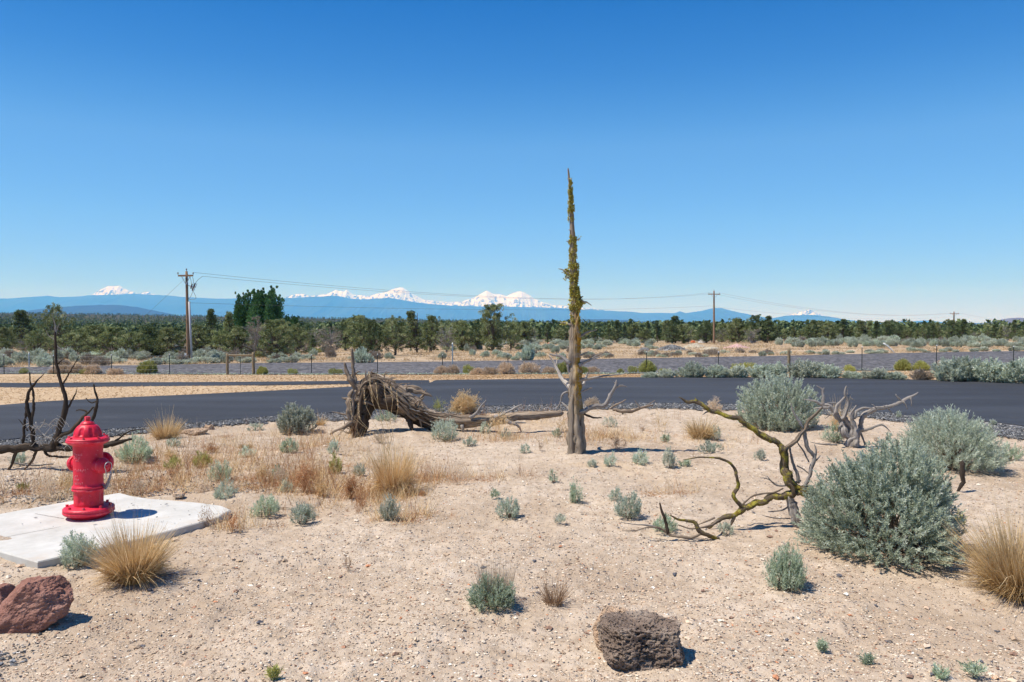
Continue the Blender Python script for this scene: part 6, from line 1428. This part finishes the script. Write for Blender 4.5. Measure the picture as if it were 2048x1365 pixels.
# ------------------------------------------------------------------ stone piles and far clutter
def pile(name, x, ty, by, hw, mat, label, seed, rubble=0):
    g, w, h = size_at(x, ty, by, hw); rs = np.random.RandomState(seed); n = 40
    gg = np.linspace(-1, 1, n); X, Y = np.meshgrid(gg, gg); r = np.sqrt(X ** 2 + Y ** 2)
    Z = h * (np.clip(1 - r ** 1.15, -.1, 1)) * (.85 + .5 * (value_noise(X + 3, Y + 3, 2, seed) - .5)) + .25 * h * (value_noise(X + 3, Y + 3, 9, seed + 1) - .5) * (r < .95)
    mb = MB(); idx = np.arange(n * n).reshape(n, n); y0 = g.y + w * .3
    mb.add(np.stack([g.x + X * w / 2, y0 + Y * w * .35, gz(g.x, y0) + Z - .05 * h], -1).reshape(-1, 3), np.stack([idx[:-1, :-1], idx[:-1, 1:], idx[1:, 1:], idx[1:, :-1]], -1).reshape(-1, 4))
    if rubble:
        for _ in range(rubble):
            a, b = rs.randn() * .4, rs.randn() * .4
            if abs(a) > .95 or a * a + b * b > .9: continue
            rr = math.hypot(a, b); c = (g.x + a * w / 2, y0 + b * w * .35, gz(g.x, y0) + h * (1 - rr ** 1.15) * .9)
            s = .1 + .16 * rs.rand(); R3 = unit(rs.randn(3, 3)); q, _ = np.linalg.qr(R3); box(mb, c, (s, s * .8, s * .6), axes=q)
    o = mb.build(name, mat, loc=tuple(g)); tag(o, label, name.replace('_', ' '))
M['rubble'] = plain_mat('grey_rubble', (.20, .20, .20), .9, 0, .2, .6, 2.2, 1)
M['tan_gravel'] = plain_mat('tan_gravel', (.40, .35, .27), .9, 0, .2, .25, 3)
M['pink_gravel'] = plain_mat('pink_gravel', (.46, .30, .27), .9, 0, .2, .2, 3)
M['tarp_blue'] = plain_mat('blue_tarp', (.25, .42, .46), .6); M['orange_plastic'] = plain_mat('orange_plastic', (.60, .14, .05), .6)
pile('rubble_pile', 1348, 690, 702, 36, M['rubble'], 'dark grey rubble heap in the field left of the middle utility pole', 1, 420)
pile('rubble_pile', 1290, 696, 703, 16, M['rubble'], 'small low rubble heap left of the larger one', 2, 160)
pile('gravel_pile', 1395, 684, 696, 28, M['tan_gravel'], 'pale tan gravel heap just behind the grey rubble', 3)
pile('gravel_pile', 1426, 690, 700, 24, M['tan_gravel'], 'low tan gravel heap below the middle utility pole', 4)
pile('gravel_pile', 1478, 686, 697, 30, M['pink_gravel'], 'pinkish gravel heap right of the middle utility pole', 5)
def clutter(name, x, ty, by, hw, mat, label, cat):
    g, w, h = size_at(x, ty, by, hw); rs = np.random.RandomState(x); bm = bmesh.new()
    bmesh.ops.create_icosphere(bm, subdivisions=3, radius=1); V = np.array([v.co[:] for v in bm.verts]); F_ = np.array([[v.index for v in f.verts] for f in bm.faces]); bm.free()
    V[:, 2] = np.clip(V[:, 2], 0, .75); V[:, :2] = np.clip(V[:, :2], -.8, .8); V = V * (1 + .12 * rs.randn(len(V), 1) * 0 + .1 * np.sin(V[:, :1] * 7 + V[:, 1:2] * 5)); V *= [w / 1.6, w * .45, h / .75]
    mb = MB(); mb.add(V + np.array(tuple(g)), F_); o = mb.build(name, mat, loc=tuple(g)); tag(o, label, cat)
clutter('white_tarp', 1405, 679, 686, 8, M['white_paint'], 'small white covered heap at the foot of the trees left of the middle pole', 'tarp')
clutter('blue_tarp', 1116, 682, 689, 7, M['tarp_blue'], 'pale blue covered heap at the tree line left of the standing trunk', 'tarp')
clutter('orange_barrel', 1099, 686, 689, 3, M['orange_plastic'], 'tiny orange object at the tree line left of the standing trunk', 'barrel')
clutter('orange_barrel', 1386, 682, 686, 4, M['orange_plastic'], 'tiny orange object left of the white covered heap', 'barrel')
def lumber(x0, x1, y, label):
    mb = MB(); g = P((x0 + x1) / 2, y)
    rs = np.random.RandomState(x0)
    for i in range(9): a = P(x0 + rs.rand() * 12, y) + Vector((0, rs.rand() * .8, .1 + .12 * (i % 3))); b = P(x1 - rs.rand() * 12, y) + Vector((0, rs.rand() * .8, .15 + .12 * (i % 3))); bar(mb, a, b, .12)
    o = mb.build('plank_stack', M['grey_wood'], loc=tuple(g)); tag(o, label, 'planks')
lumber(1214, 1236, 687, 'heap of grey planks at the tree line right of the standing trunk'); lumber(1268, 1300, 687, 'long low stack of grey planks at the tree line, left of the dark juniper')
def house(x, ty, by, hw, label):
    Yh = 420.0; a = W(x, by, Yh); s = Yh / F; w, h = 2 * hw * s, (by - ty) * s; r = empty('house', a); tag(r, label, 'house')
    mb = MB(); box(mb, (a.x, a.y + 3, a.z + h * .3 - 2), (w, 6, h * .6 + 4)); mb.build('wall', M['white_paint'], r)
    mb = MB(); z0, z1 = a.z + h * .6, a.z + h
    mb.add([(a.x - w * .56, a.y - .4, z0), (a.x + w * .56, a.y - .4, z0), (a.x + w * .56, a.y + 6.4, z0), (a.x - w * .56, a.y + 6.4, z0), (a.x - w * .56, a.y + 3, z1), (a.x + w * .56, a.y + 3, z1)], [(0, 1, 5, 4), (2, 3, 4, 5)]); mb.f.append(np.array([(3, 0, 4), (1, 2, 5)])); mb.build('roof', M['galv'], r)
    mb = MB(); box(mb, (a.x, a.y - .05, a.z + h * .3), (w * .3, .1, h * .25)); mb.build('window', M['dark_steel'], r)
house(22, 650, 658, 8, 'small white house among the trees near the left edge')
house(1462, 677, 684, 8, 'low pale building half hidden by junipers right of the middle pole')

# ------------------------------------------------------------------ trees
def juniper(seed, kind):
    """unit-height tree (h = 1); returns crown and trunk meshes"""
    rs = np.random.RandomState(seed); cr, tr = MB(), MB()
    conic = kind == 'conic'; sparse = kind == 'sparse'
    W_ = .20 if conic else .42
    nb = {'round': 150, 'conic': 80, 'sparse': 46, 'wide': 110}[kind]
    if kind == 'wide': W_ = .56
    lean = rs.randn(2) * .06
    trunks = 1 if conic else rs.randint(2, 5)
    for k in range(trunks):
        a = rs.rand() * 6.28; e = np.array([math.cos(a) * W_ * .4, math.sin(a) * W_ * .4, .6]) if not conic else np.array([0, 0, .95])
        tube(tr, [(0, 0, -.03), e * [.35, .35, .4], e], [.028 if not conic else .02, .018, .004], 6, rs, gnarl=1.0, step=.05)
    C = []
    for k in range(nb):
        z = rs.rand() ** (1.0 if conic else .8)
        if conic: R = W_ * (1 - z) ** .8 + .03; R *= .8 + .5 * rs.rand(); z = .10 + .88 * z
        else:
            prof = math.sin(math.pi * (0.14 + .80 * z)) ** .6; R = W_ * prof * (.72 + .5 * rs.rand()); z = .07 + .91 * z
        a = rs.rand() * 6.28; q = rs.rand() ** .45; lob = 1 + (.36 if kind == 'wide' else .22) * math.sin(3 * a + seed) + .18 * math.sin(5 * a + seed * 2 + z * 6)
        C.append([math.cos(a) * R * q * lob + lean[0] * z, math.sin(a) * R * q * lob + lean[1] * z, z + .03 * rs.randn()])
    C = np.array(C); per = 58 if not sparse else 40
    cs = (.042 if conic else .050) * (.6 + .9 * rs.rand(nb)); ct = rs.randn(nb) * .20
    n = nb * per; i = np.repeat(np.arange(nb), per)
    off = unit(rs.randn(n, 3)) * (rs.rand(n) ** .4)[:, None] * cs[i][:, None] * [1, 1, .85]
    pos = C[i] + off; pos[:, 2] = np.maximum(pos[:, 2], .02)
    d = unit(off + rs.randn(n, 3) * .02 + [0, 0, .03])
    tone = np.clip(.45 + ct[i] + .13 * rs.randn(n), 0, 1)
    leaves(cr, pos, d, .030 * (.6 + .8 * rs.rand(n)), .019 * (.6 + .8 * rs.rand(n)), tone, rs)
    for k in rs.choice(nb, min(nb, 34 if not sparse else 46), replace=False):
        b = np.array([lean[0] * .3, lean[1] * .3, C[k][2] * .45]); tube(tr, [b, (b + C[k]) / 2 + rs.randn(3) * .02, C[k]], [.010, .006, .002], 4, rs, gnarl=.8, step=.07)
    if not conic:   # bare dead twigs low in the crown
        for _ in range(60 if not sparse else 150):
            a = rs.rand() * 6.28; z = .08 + (.35 if not sparse else .7) * rs.rand(); R = W_ * (.4 + .6 * rs.rand()); p0 = np.array([math.cos(a) * R * .4, math.sin(a) * R * .4, z]); p1 = np.array([math.cos(a) * R, math.sin(a) * R, z + .10 * rs.rand()])
            tube(tr, [p0, (p0 + p1) / 2 + rs.randn(3) * .02, p1], [.006, .004, .0015], 3, rs, gnarl=.5, step=.09)
    return cr, tr
def data_of(mb, name, mat, smooth=False):
    o = mb.build(name, mat, smooth=smooth); d = o.data; bpy.data.objects.remove(o); return d
TREE = {}
for i, (k, kd, m, tm) in enumerate([('r0', 'round', 'juniper', 'trunk'), ('r1', 'round', 'juniper', 'trunk'), ('r2', 'round', 'juniper_dark', 'trunk'), ('w0', 'wide', 'juniper', 'trunk'), ('w1', 'wide', 'juniper', 'trunk'), ('c0', 'conic', 'juniper_dark', 'trunk'), ('c1', 'conic', 'juniper', 'trunk'), ('x0', 'sparse', 'juniper_grey', 'grey_wood'), ('x1', 'sparse', 'juniper', 'grey_wood')]):
    a, b = juniper(700 + i, kd); TREE[k] = (data_of(a, 'crown', M[m]), data_of(b, 'trunk', M[tm]))
WID = {'r': .42 * 2 * 1.05, 'w': .56 * 2 * 1.05, 'c': .20 * 2 * 1.15, 'x': .42 * 2 * 1.1}
def put_tree(kind, x, ty, by, hw, label, group=None, dy=0, name='juniper_tree', cat='juniper'):
    g = P(x, by); g = Vector((g.x * (g.y + dy) / g.y, g.y + dy, 0)); g.z = gz(g.x, g.y); s = g.y / F
    top = W(x, ty, g.y); h = top.z - g.z; w = 2 * hw * s
    r = empty(name, g); tag(r, label, cat, group)
    for nm, d in zip(('crown', 'trunk'), TREE[kind]):
        o = bpy.data.objects.new(nm, d); COL.objects.link(o); o.parent = r
    wx = w / WID[kind[0]]; r.scale = (wx, wx, h); r.rotation_euler = (0, 0, R_.rand() * 6.28); return r
JT = [('c0', 45, 623, 700, 30, 'pointed dark juniper near the left edge'), ('r0', 12, 655, 706, 30, 'round juniper cut by the left edge'), ('w0', 108, 612, 706, 36, 'tall juniper behind the upright dark dead branch'), ('w0', 75, 662, 716, 34, 'broad low juniper left of the upright dead branch'),
    ('w1', 152, 664, 716, 36, 'broad juniper right of the upright dead branch'), ('r0', 186, 652, 714, 34, 'round juniper above the leaning yellow stake'), ('r1', 222, 655, 717, 34, 'olive juniper right of the leaning stake'), ('w0', 262, 664, 718, 40, 'broad olive juniper midway to the left pole'), ('r2', 305, 652, 717, 34, 'dark round juniper left of the left pole'),
    ('r0', 342, 656, 717, 32, 'juniper touching the left utility pole on its left'), ('r1', 398, 652, 716, 32, 'juniper just right of the left utility pole'), ('c0', 425, 621, 706, 20, 'pointed juniper between the left pole and the poplars'), ('c1', 453, 624, 704, 18, 'second pointed juniper left of the poplars'), ('r0', 440, 662, 716, 32, 'round juniper in front of the two pointed ones'),
    ('r1', 478, 655, 716, 32, 'juniper below the left side of the poplars'), ('x0', 512, 636, 716, 34, 'half dead reddish grey juniper below the poplars'), ('r0', 550, 640, 718, 38, 'big olive juniper at the foot of the poplars'), ('w0', 590, 650, 712, 34, 'broad juniper right of the poplars'), ('x1', 630, 645, 706, 28, 'thin juniper with bare branches left of centre'), ('x0', 662, 655, 706, 30, 'bare branched grey juniper left of centre'),
    ('r2', 690, 640, 702, 26, 'dark juniper behind the bare branched ones'), ('r0', 722, 632, 710, 32, 'tall olive juniper above the fallen tree roots'), ('r2', 745, 640, 712, 28, 'dark juniper just right of the tall olive one'), ('w1', 790, 636, 711, 36, 'broad rounded juniper above the arched roots'), ('c1', 835, 622, 706, 24, 'pointed juniper left of the centre'), ('r1', 862, 634, 704, 26, 'round juniper right of the pointed one near the centre'),
    ('x1', 893, 640, 706, 26, 'greyish thin juniper left of the lone tall one'), ('r0', 925, 642, 702, 26, 'juniper close left of the lone tall round one'), ('r2', 950, 650, 700, 22, 'small dark juniper close left of the tall round one'), ('r0', 986, 610, 702, 36, 'tallest round juniper standing out against the mountains near the centre'), ('w0', 1022, 645, 700, 26, 'low juniper right of the tallest round one'),
    ('c0', 1351, 634, 687, 20, 'pointed dark juniper left of the middle pole'), ('r0', 1336, 641, 686, 16, 'round topped juniper touching the pointed one left of the middle pole'), ('r2', 1412, 642, 686, 20, 'juniper just left of the middle pole'), ('r0', 1443, 648, 685, 22, 'juniper just right of the middle pole'), ('r1', 1475, 638, 686, 24, 'juniper right of the middle pole above the pink heap'), ('r2', 1508, 631, 686, 26, 'tall juniper right of the pink heap'),
    ('c0', 1536, 634, 686, 16, 'pointed juniper at the right of the tall clump'), ('r1', 1628, 642, 684, 24, 'juniper cluster top under the right hand snow peak'), ('c0', 1686, 640, 684, 17, 'pointed juniper right of the right hand snow peak'), ('c1', 1731, 642, 684, 14, 'narrow pointed juniper right of centre right'), ('r0', 1655, 646, 685, 22, 'round juniper below the right hand snow peak'),
    ('r2', 1905, 640, 684, 20, 'dark juniper under the right utility pole'), ('c0', 1925, 640, 684, 14, 'pointed juniper just right of the right utility pole'), ('r2', 1855, 646, 684, 22, 'dark juniper left of the right utility pole'), ('c0', 1776, 650, 684, 14, 'pointed juniper in the right tree line above the white leaning pole')]
for k, x, ty, by, hw, lb in JT: put_tree(k, x, ty, by, hw, lb)
rs = np.random.RandomState(97)
def tree_zone(n, x0, x1, by0, by1, h0, h1, kinds, group, label, probs=None):
    for i in range(n):
        x = x0 + (x1 - x0) * (i + rs.rand()) / n; by = rs.uniform(by0, by1); h = rs.uniform(h0, h1); k = rs.choice(kinds, p=probs)
        put_tree(k, x, by - h, by, h * (.5 if k[0] != 'c' else .26) * rs.uniform(.85, 1.2), label, group)
ks = ['r0', 'r1', 'r2', 'c0', 'c1', 'w1', 'x1']
tree_zone(34, 1030, 1560, 684, 688, 28, 44, ks, 'junipers in the tree line right of centre', 'juniper in the dark tree line right of the standing trunk', [.13, .13, .14, .25, .2, .05, .1])
tree_zone(46, 1540, 2090, 681, 685, 22, 42, ks, 'junipers in the tree line at the right', 'juniper in the dark tree line at the right', [.12, .12, .16, .28, .22, .05, .05])
tree_zone(40, -30, 640, 694, 712, 28, 46, ks, 'junipers behind the front trees at the left', 'juniper behind the front row in the left half', [.2, .2, .2, .1, .1, .1, .1])
tree_zone(16, 560, 1050, 690, 698, 30, 46, ks, 'junipers behind the front trees left of centre', 'juniper behind the front row left of centre', [.2, .2, .2, .1, .1, .1, .1])
tree_zone(30, -30, 1060, 678, 688, 20, 30, ['r2', 'c0', 'r0', 'c1'], 'small distant junipers in the left half', 'small distant juniper above the front trees in the left half')
# poplars: dense upright crowns
def poplar(seed):
    rs = np.random.RandomState(seed); cr, tr = MB(), MB(); C = []
    for k in range(13):
        a = rs.rand() * 6.28; R = .13 * rs.rand() ** .5; t = .62 + .36 * rs.rand(); tube(tr, [(0, 0, 0), (math.cos(a) * R, math.sin(a) * R, .25), (math.cos(a) * R * 1.2, math.sin(a) * R * 1.2, t)], [.02, .012, .003], 5, rs, gnarl=.4, step=.08)
        for z in np.linspace(.06, t, 20): C.append([math.cos(a) * R * 1.3 + .03 * rs.randn(), math.sin(a) * R * 1.3 + .03 * rs.randn(), z + .01 * rs.randn(), .084 * (1.12 - (z / t) ** 4)])
    C = np.array(C); per = 95; n = len(C) * per; i = np.repeat(np.arange(len(C)), per)
    off = unit(rs.randn(n, 3)) * (rs.rand(n) ** .4)[:, None] * C[i, 3:4] * [1, 1, 1.3]; pos = C[i, :3] + off; pos[:, 2] = np.maximum(pos[:, 2], .01)
    leaves(cr, pos, unit(off + [0, 0, .03]), .026 * (.6 + .8 * rs.rand(n)), .018 * np.ones(n), np.clip(.48 + .12 * rs.randn(len(C))[i] + .15 * rs.randn(n), 0, 1), rs); return cr, tr
for k, sd in (('p0', 800), ('p1', 801)):
    a, b = poplar(sd); TREE[k] = (data_of(a, 'crown', M['poplar']), data_of(b, 'trunk', M['trunk']))
WID['p'] = .36
for k, x, ty, by, hw, lb in [('p0', 491, 582, 700, 18, 'left poplar of the tall deep green clump'), ('p1', 511, 574, 700, 22, 'middle left poplar of the tall deep green clump'), ('p0', 530, 569, 700, 24, 'tallest poplar of the deep green clump'), ('p1', 547, 584, 700, 19, 'right poplar of the tall deep green clump'), ('p0', 581, 627, 696, 11, 'small poplar right of the tall clump'), ('p1', 592, 629, 696, 10, 'smallest poplar standing apart at the right of the clump')]:
    put_tree(k, x, ty, by, hw, lb, name='poplar_tree', cat='poplar')

# far forest: a wood that reads as one mass
def forest():
    rs = np.random.RandomState(17); n = 15000
    Y = 230 * (4300 / 230) ** (rs.rand(n) ** .92); X = (rs.rand(n) * 2 - 1) * .86 * Y
    gap = value_noise(X, Y * .5, .006, 88) + .5 * value_noise(X, Y, .02, 89); k = gap > .32; X, Y = X[k], Y[k]; n = len(X)
    h = 3.6 + 2.6 * rs.rand(n) + .0010 * Y; w = h * (.26 + .20 * rs.rand(n)); Z = ground(X, Y)
    lv = 30; m = n * lv; i = np.repeat(np.arange(n), lv)
    z = rs.rand(m); cone = rs.rand(n)[i] < .5; R = np.where(cone, (1 - z) ** .8, np.sin(np.pi * (.12 + .8 * z)) ** .7) * w[i]; a = rs.rand(m) * 6.28
    pos = np.stack([X[i] + np.cos(a) * R, Y[i] + np.sin(a) * R, Z[i] + h[i] * (.04 + .88 * z)], 1)
    d = np.stack([np.cos(a), np.sin(a), .6 + 0 * a], 1) + rs.randn(m, 3) * .4
    L = h[i] * .24 * (.6 + .8 * rs.rand(m)); mb = MB(); leaves(mb, pos - unit(d) * (L * .5)[:, None], d, L, L * .62, np.clip(.40 + .10 * rs.randn(n)[i] + .13 * rs.randn(m), 0, .8), rs)
    o = mb.build('far_forest', M['juniper_dark']); tag(o, 'dark juniper forest covering the plain to the horizon', 'forest', kind='stuff')
forest()

# ------------------------------------------------------------------ mountains
def hill_mat(name, stops, scale):
    m, nt, b = new_mat(name); oc = coords(nt); n = noise_n(nt, scale, 8, .65, oc)
    r = ramp(nt, stops, n.outputs[0]); nt.links.new(r.outputs[0], b.inputs['Base Color']); rough(b, 1, 0); return m
M['far_hill'] = hill_mat('forested_mountain', [(.35, (.018, .03, .02)), (.65, (.05, .065, .045))], .0003)
M['near_hill'] = hill_mat('scrub_hill', [(.35, (.08, .065, .045)), (.65, (.16, .125, .10))], .0015)
def snow_mat():
    m, nt, b = new_mat('snow_and_rock'); oc = coords(nt)
    n = noise_n(nt, .0026, 9, .7, mapping(nt, oc, (1.5, .6, .8), (0, .3, 0)), .6)
    a = attr(nt, 't').outputs['Fac']     # height above the snow line, 0..1
    v = math_n(nt, 'ADD', n.outputs[0], math_n(nt, 'MULTIPLY', math_n(nt, 'SUBTRACT', a, .10), .10))
    r = ramp(nt, [(.465, (.06, .06, .065)), (.505, (.70, .77, .86))], v)
    nt.links.new(r.outputs[0], b.inputs['Base Color']); rough(b, .8, .1); return m
M['snow'] = snow_mat()
def ridge(name, prof, Yr, mat, base_y, depth, seed, rough_=(1.2, .5), snow=None, n=700, rows=26, xr=None):
    xs = np.array([p[0] for p in prof], float); ys = np.array([p[1] for p in prof], float)
    x = np.linspace(xs[0], xs[-1], n)
    top = np.interp(x, xs, ys)
    jag = (value_noise(x, x * 0, .05, seed) - .5) * rough_[0] + (value_noise(x, x * 0, .16, seed + 1) - .5) * rough_[1] + (value_noise(x, x * 0, .45, seed + 2) - .5) * rough_[1] * .6
    top = top + jag * (-1)
    V = np.zeros((rows, n, 3)); T = np.zeros((rows, n))
    rk = np.interp(x, xs, np.gradient(ys)) * 0
    for k in range(rows):
        kc = int(rows * .7); t = .7 * k / kc if k <= kc else .7 + .3 * (k - kc) / (rows - 1 - kc)   # foot facing us at 0, crest at .7, back slope after
        Y = Yr - depth * (1 - t / .7) if t <= .7 else Yr + depth * .5 * (t - .7) / .3
        dx = np.array([ray(a, 640)[0] for a in x]); crest = np.array([EYE + ray(a, b)[1] * Yr for a, b in zip(x, top)])
        foot = EYE + ray(1024, base_y)[1] * Yr
        f = (t / .7) ** 1.35 if t <= .7 else 1 - (t - .7) / .3
        z = foot + (crest - foot) * f
        nzz = (value_noise(x, np.full(n, t * 30), .12, seed + 5) - .5) * .5 + (value_noise(x, np.full(n, t * 60), .35, seed + 6) - .5) * .25
        z = z + nzz * (crest - foot) * .22 * math.sin(math.pi * min(1, t / .7)) 
        V[k, :, 0] = dx * Yr; V[k, :, 1] = Y; V[k, :, 2] = z
        if snow is not None:
            s0 = np.array([EYE + ray(a, b)[1] * Yr for a, b in zip(x, np.interp(x, [q[0] for q in snow], [q[1] for q in snow]))])
            T[k] = np.clip((z - s0) / (26 * Yr / F), 0, 1)
    idx = np.arange(rows * n).reshape(rows, n); mb = MB()
    mb.add(V.reshape(-1, 3), np.stack([idx[:-1, :-1], idx[:-1, 1:], idx[1:, 1:], idx[1:, :-1]], -1).reshape(-1, 4), T.ravel())
    o = mb.build(name, mat, smooth=True); tag(o, kind='structure'); return o
SNOW = [(-400, 640), (60, 640), (88, 594), (100, 590.5), (112, 593.5), (130, 600), (170, 596), (186, 589), (200, 581), (217, 574), (226, 573.5), (240, 572), (255, 580), (272, 586), (279, 588), (287, 585), (300, 584), (309, 589), (325, 596), (400, 640), (540, 640), (574, 594), (592, 589), (609, 588), (622, 592.5), (636, 591), (652, 589), (662, 585), (667, 583), (672, 580), (678, 583), (684, 581), (689, 583), (694, 579), (702, 586), (707, 590), (737, 592), (749, 590), (762, 587), (774, 584), (781, 581), (789, 577.5), (802, 575), (806, 576), (812, 579), (824, 587), (836, 594), (849, 600), (887, 604), (924, 604), (940, 598), (949, 595), (967, 585), (974, 582), (980, 585), (987, 589), (1002, 590), (1014, 593), (1019, 590), (1031, 585), (1039, 583), (1049, 585), (1064, 594), (1079, 602), (1099, 609), (1124, 612), (1141, 615), (1174, 617), (1200, 619), (1224, 624), (1280, 645), (1540, 645), (1570, 634), (1581, 630), (1592, 627), (1601, 624), (1607, 625), (1613, 621), (1620, 618.5), (1626, 622), (1636, 626), (1645, 631), (1680, 645), (2500, 650)]
LINE = [(-400, 600), (180, 592), (300, 592), (560, 597), (700, 600), (760, 600), (850, 608), (950, 615), (1100, 617), (1230, 622), (1560, 630), (1680, 632), (2500, 640)]
ridge('snow_mountains', SNOW, 70000, M['snow'], 655, 6000, 3, (1.0, 1.2), LINE, 2600, 40)
FRONT = [(-500, 604), (-200, 602), (0, 598), (30, 596.5), (55, 594.5), (95, 592), (120, 594.5), (150, 594), (190, 590.5), (275, 588), (312, 590), (350, 592.5), (375, 595), (425, 597.5), (470, 597.5), (560, 597), (624, 594), (672, 592), (700, 598), (737, 599.5), (775, 595.5), (800, 600), (837, 606), (900, 612), (962, 613), (1024, 614), (1100, 615.5), (1174, 620.5), (1224, 621.5), (1236, 623), (1264, 624), (1286, 626.5), (1349, 626.5), (1360, 622.5), (1371, 627), (1400, 623), (1426, 617), (1441, 616), (1461, 621.5), (1499, 629), (1524, 634), (1540, 638), (1551, 636), (1573, 631.5), (1586, 630.5), (1636, 630.5), (1661, 634), (1686, 639), (1726, 643), (1773, 648), (1803, 643), (1828, 643), (1851, 641), (1881, 644), (1898, 647), (1961, 651), (2048, 655), (2300, 652), (2600, 650)]
ridge('far_mountains', FRONT, 55000, M['far_hill'], 662, 14000, 13, (.9, .35), None, 1600, 30)
MID1 = [(-200, 640), (0, 628), (60, 621), (120, 615), (150, 612.5), (200, 610.5), (237, 610.5), (275, 614.5), (300, 620), (337, 627), (420, 645)]
ridge('middle_hill', MID1, 22000, M['far_hill'], 660, 5000, 23, (.6, .5), None, 500, 20)
MID2 = [(1080, 652), (1130, 641), (1164, 638.5), (1211, 639), (1261, 641), (1299, 646), (1360, 660)]
ridge('middle_hill', MID2, 20000, M['far_hill'], 664, 5000, 33, (.6, .5), None, 400, 20)
NEARH = [(1900, 664), (1958, 651), (1973, 648), (1998, 640.5), (2016, 636.5), (2036, 636), (2070, 638), (2120, 645), (2200, 655), (2300, 668)]
ridge('near_hill', NEARH, 15000, M['near_hill'], 668, 4000, 43, (.6, .5), None, 400, 20)
# distant plain is the ground sheet itself

# ------------------------------------------------------------------ haze (a closed box of thin bluish air)
lo, hi = 0.0, 0.0
for o in COL.objects:
    if o.type == 'MESH' and o.get('kind') == 'structure':
        zc_ = np.zeros(len(o.data.vertices) * 3, np.float32); o.data.vertices.foreach_get('co', zc_)
        lo, hi = min(lo, float(zc_[2::3].min())), max(hi, float(zc_[2::3].max()))
HZ0, HZ1 = lo - 1.0, hi + 20.0
mb = MB(); box(mb, (0, 12000, (HZ0 + HZ1) / 2), (160000, 140000, HZ1 - HZ0))
hm = bpy.data.materials.new('haze_air'); hm.use_nodes = True; nt = hm.node_tree
for nd in list(nt.nodes):
    if nd.type == 'BSDF_PRINCIPLED': nt.nodes.remove(nd)
pv = nt.nodes.new('ShaderNodeVolumePrincipled'); pv.inputs['Color'].default_value = (.11, .41, 1.0, 1)
pv.inputs['Density'].default_value = 3.8e-5; pv.inputs['Absorption Color'].default_value = (1, 1, 1, 1); pv.inputs['Anisotropy'].default_value = 0.0
nt.links.new(pv.outputs[0], nt.nodes['Material Output'].inputs['Volume'])
haze = mb.build('haze', hm); tag(haze, kind='stuff')
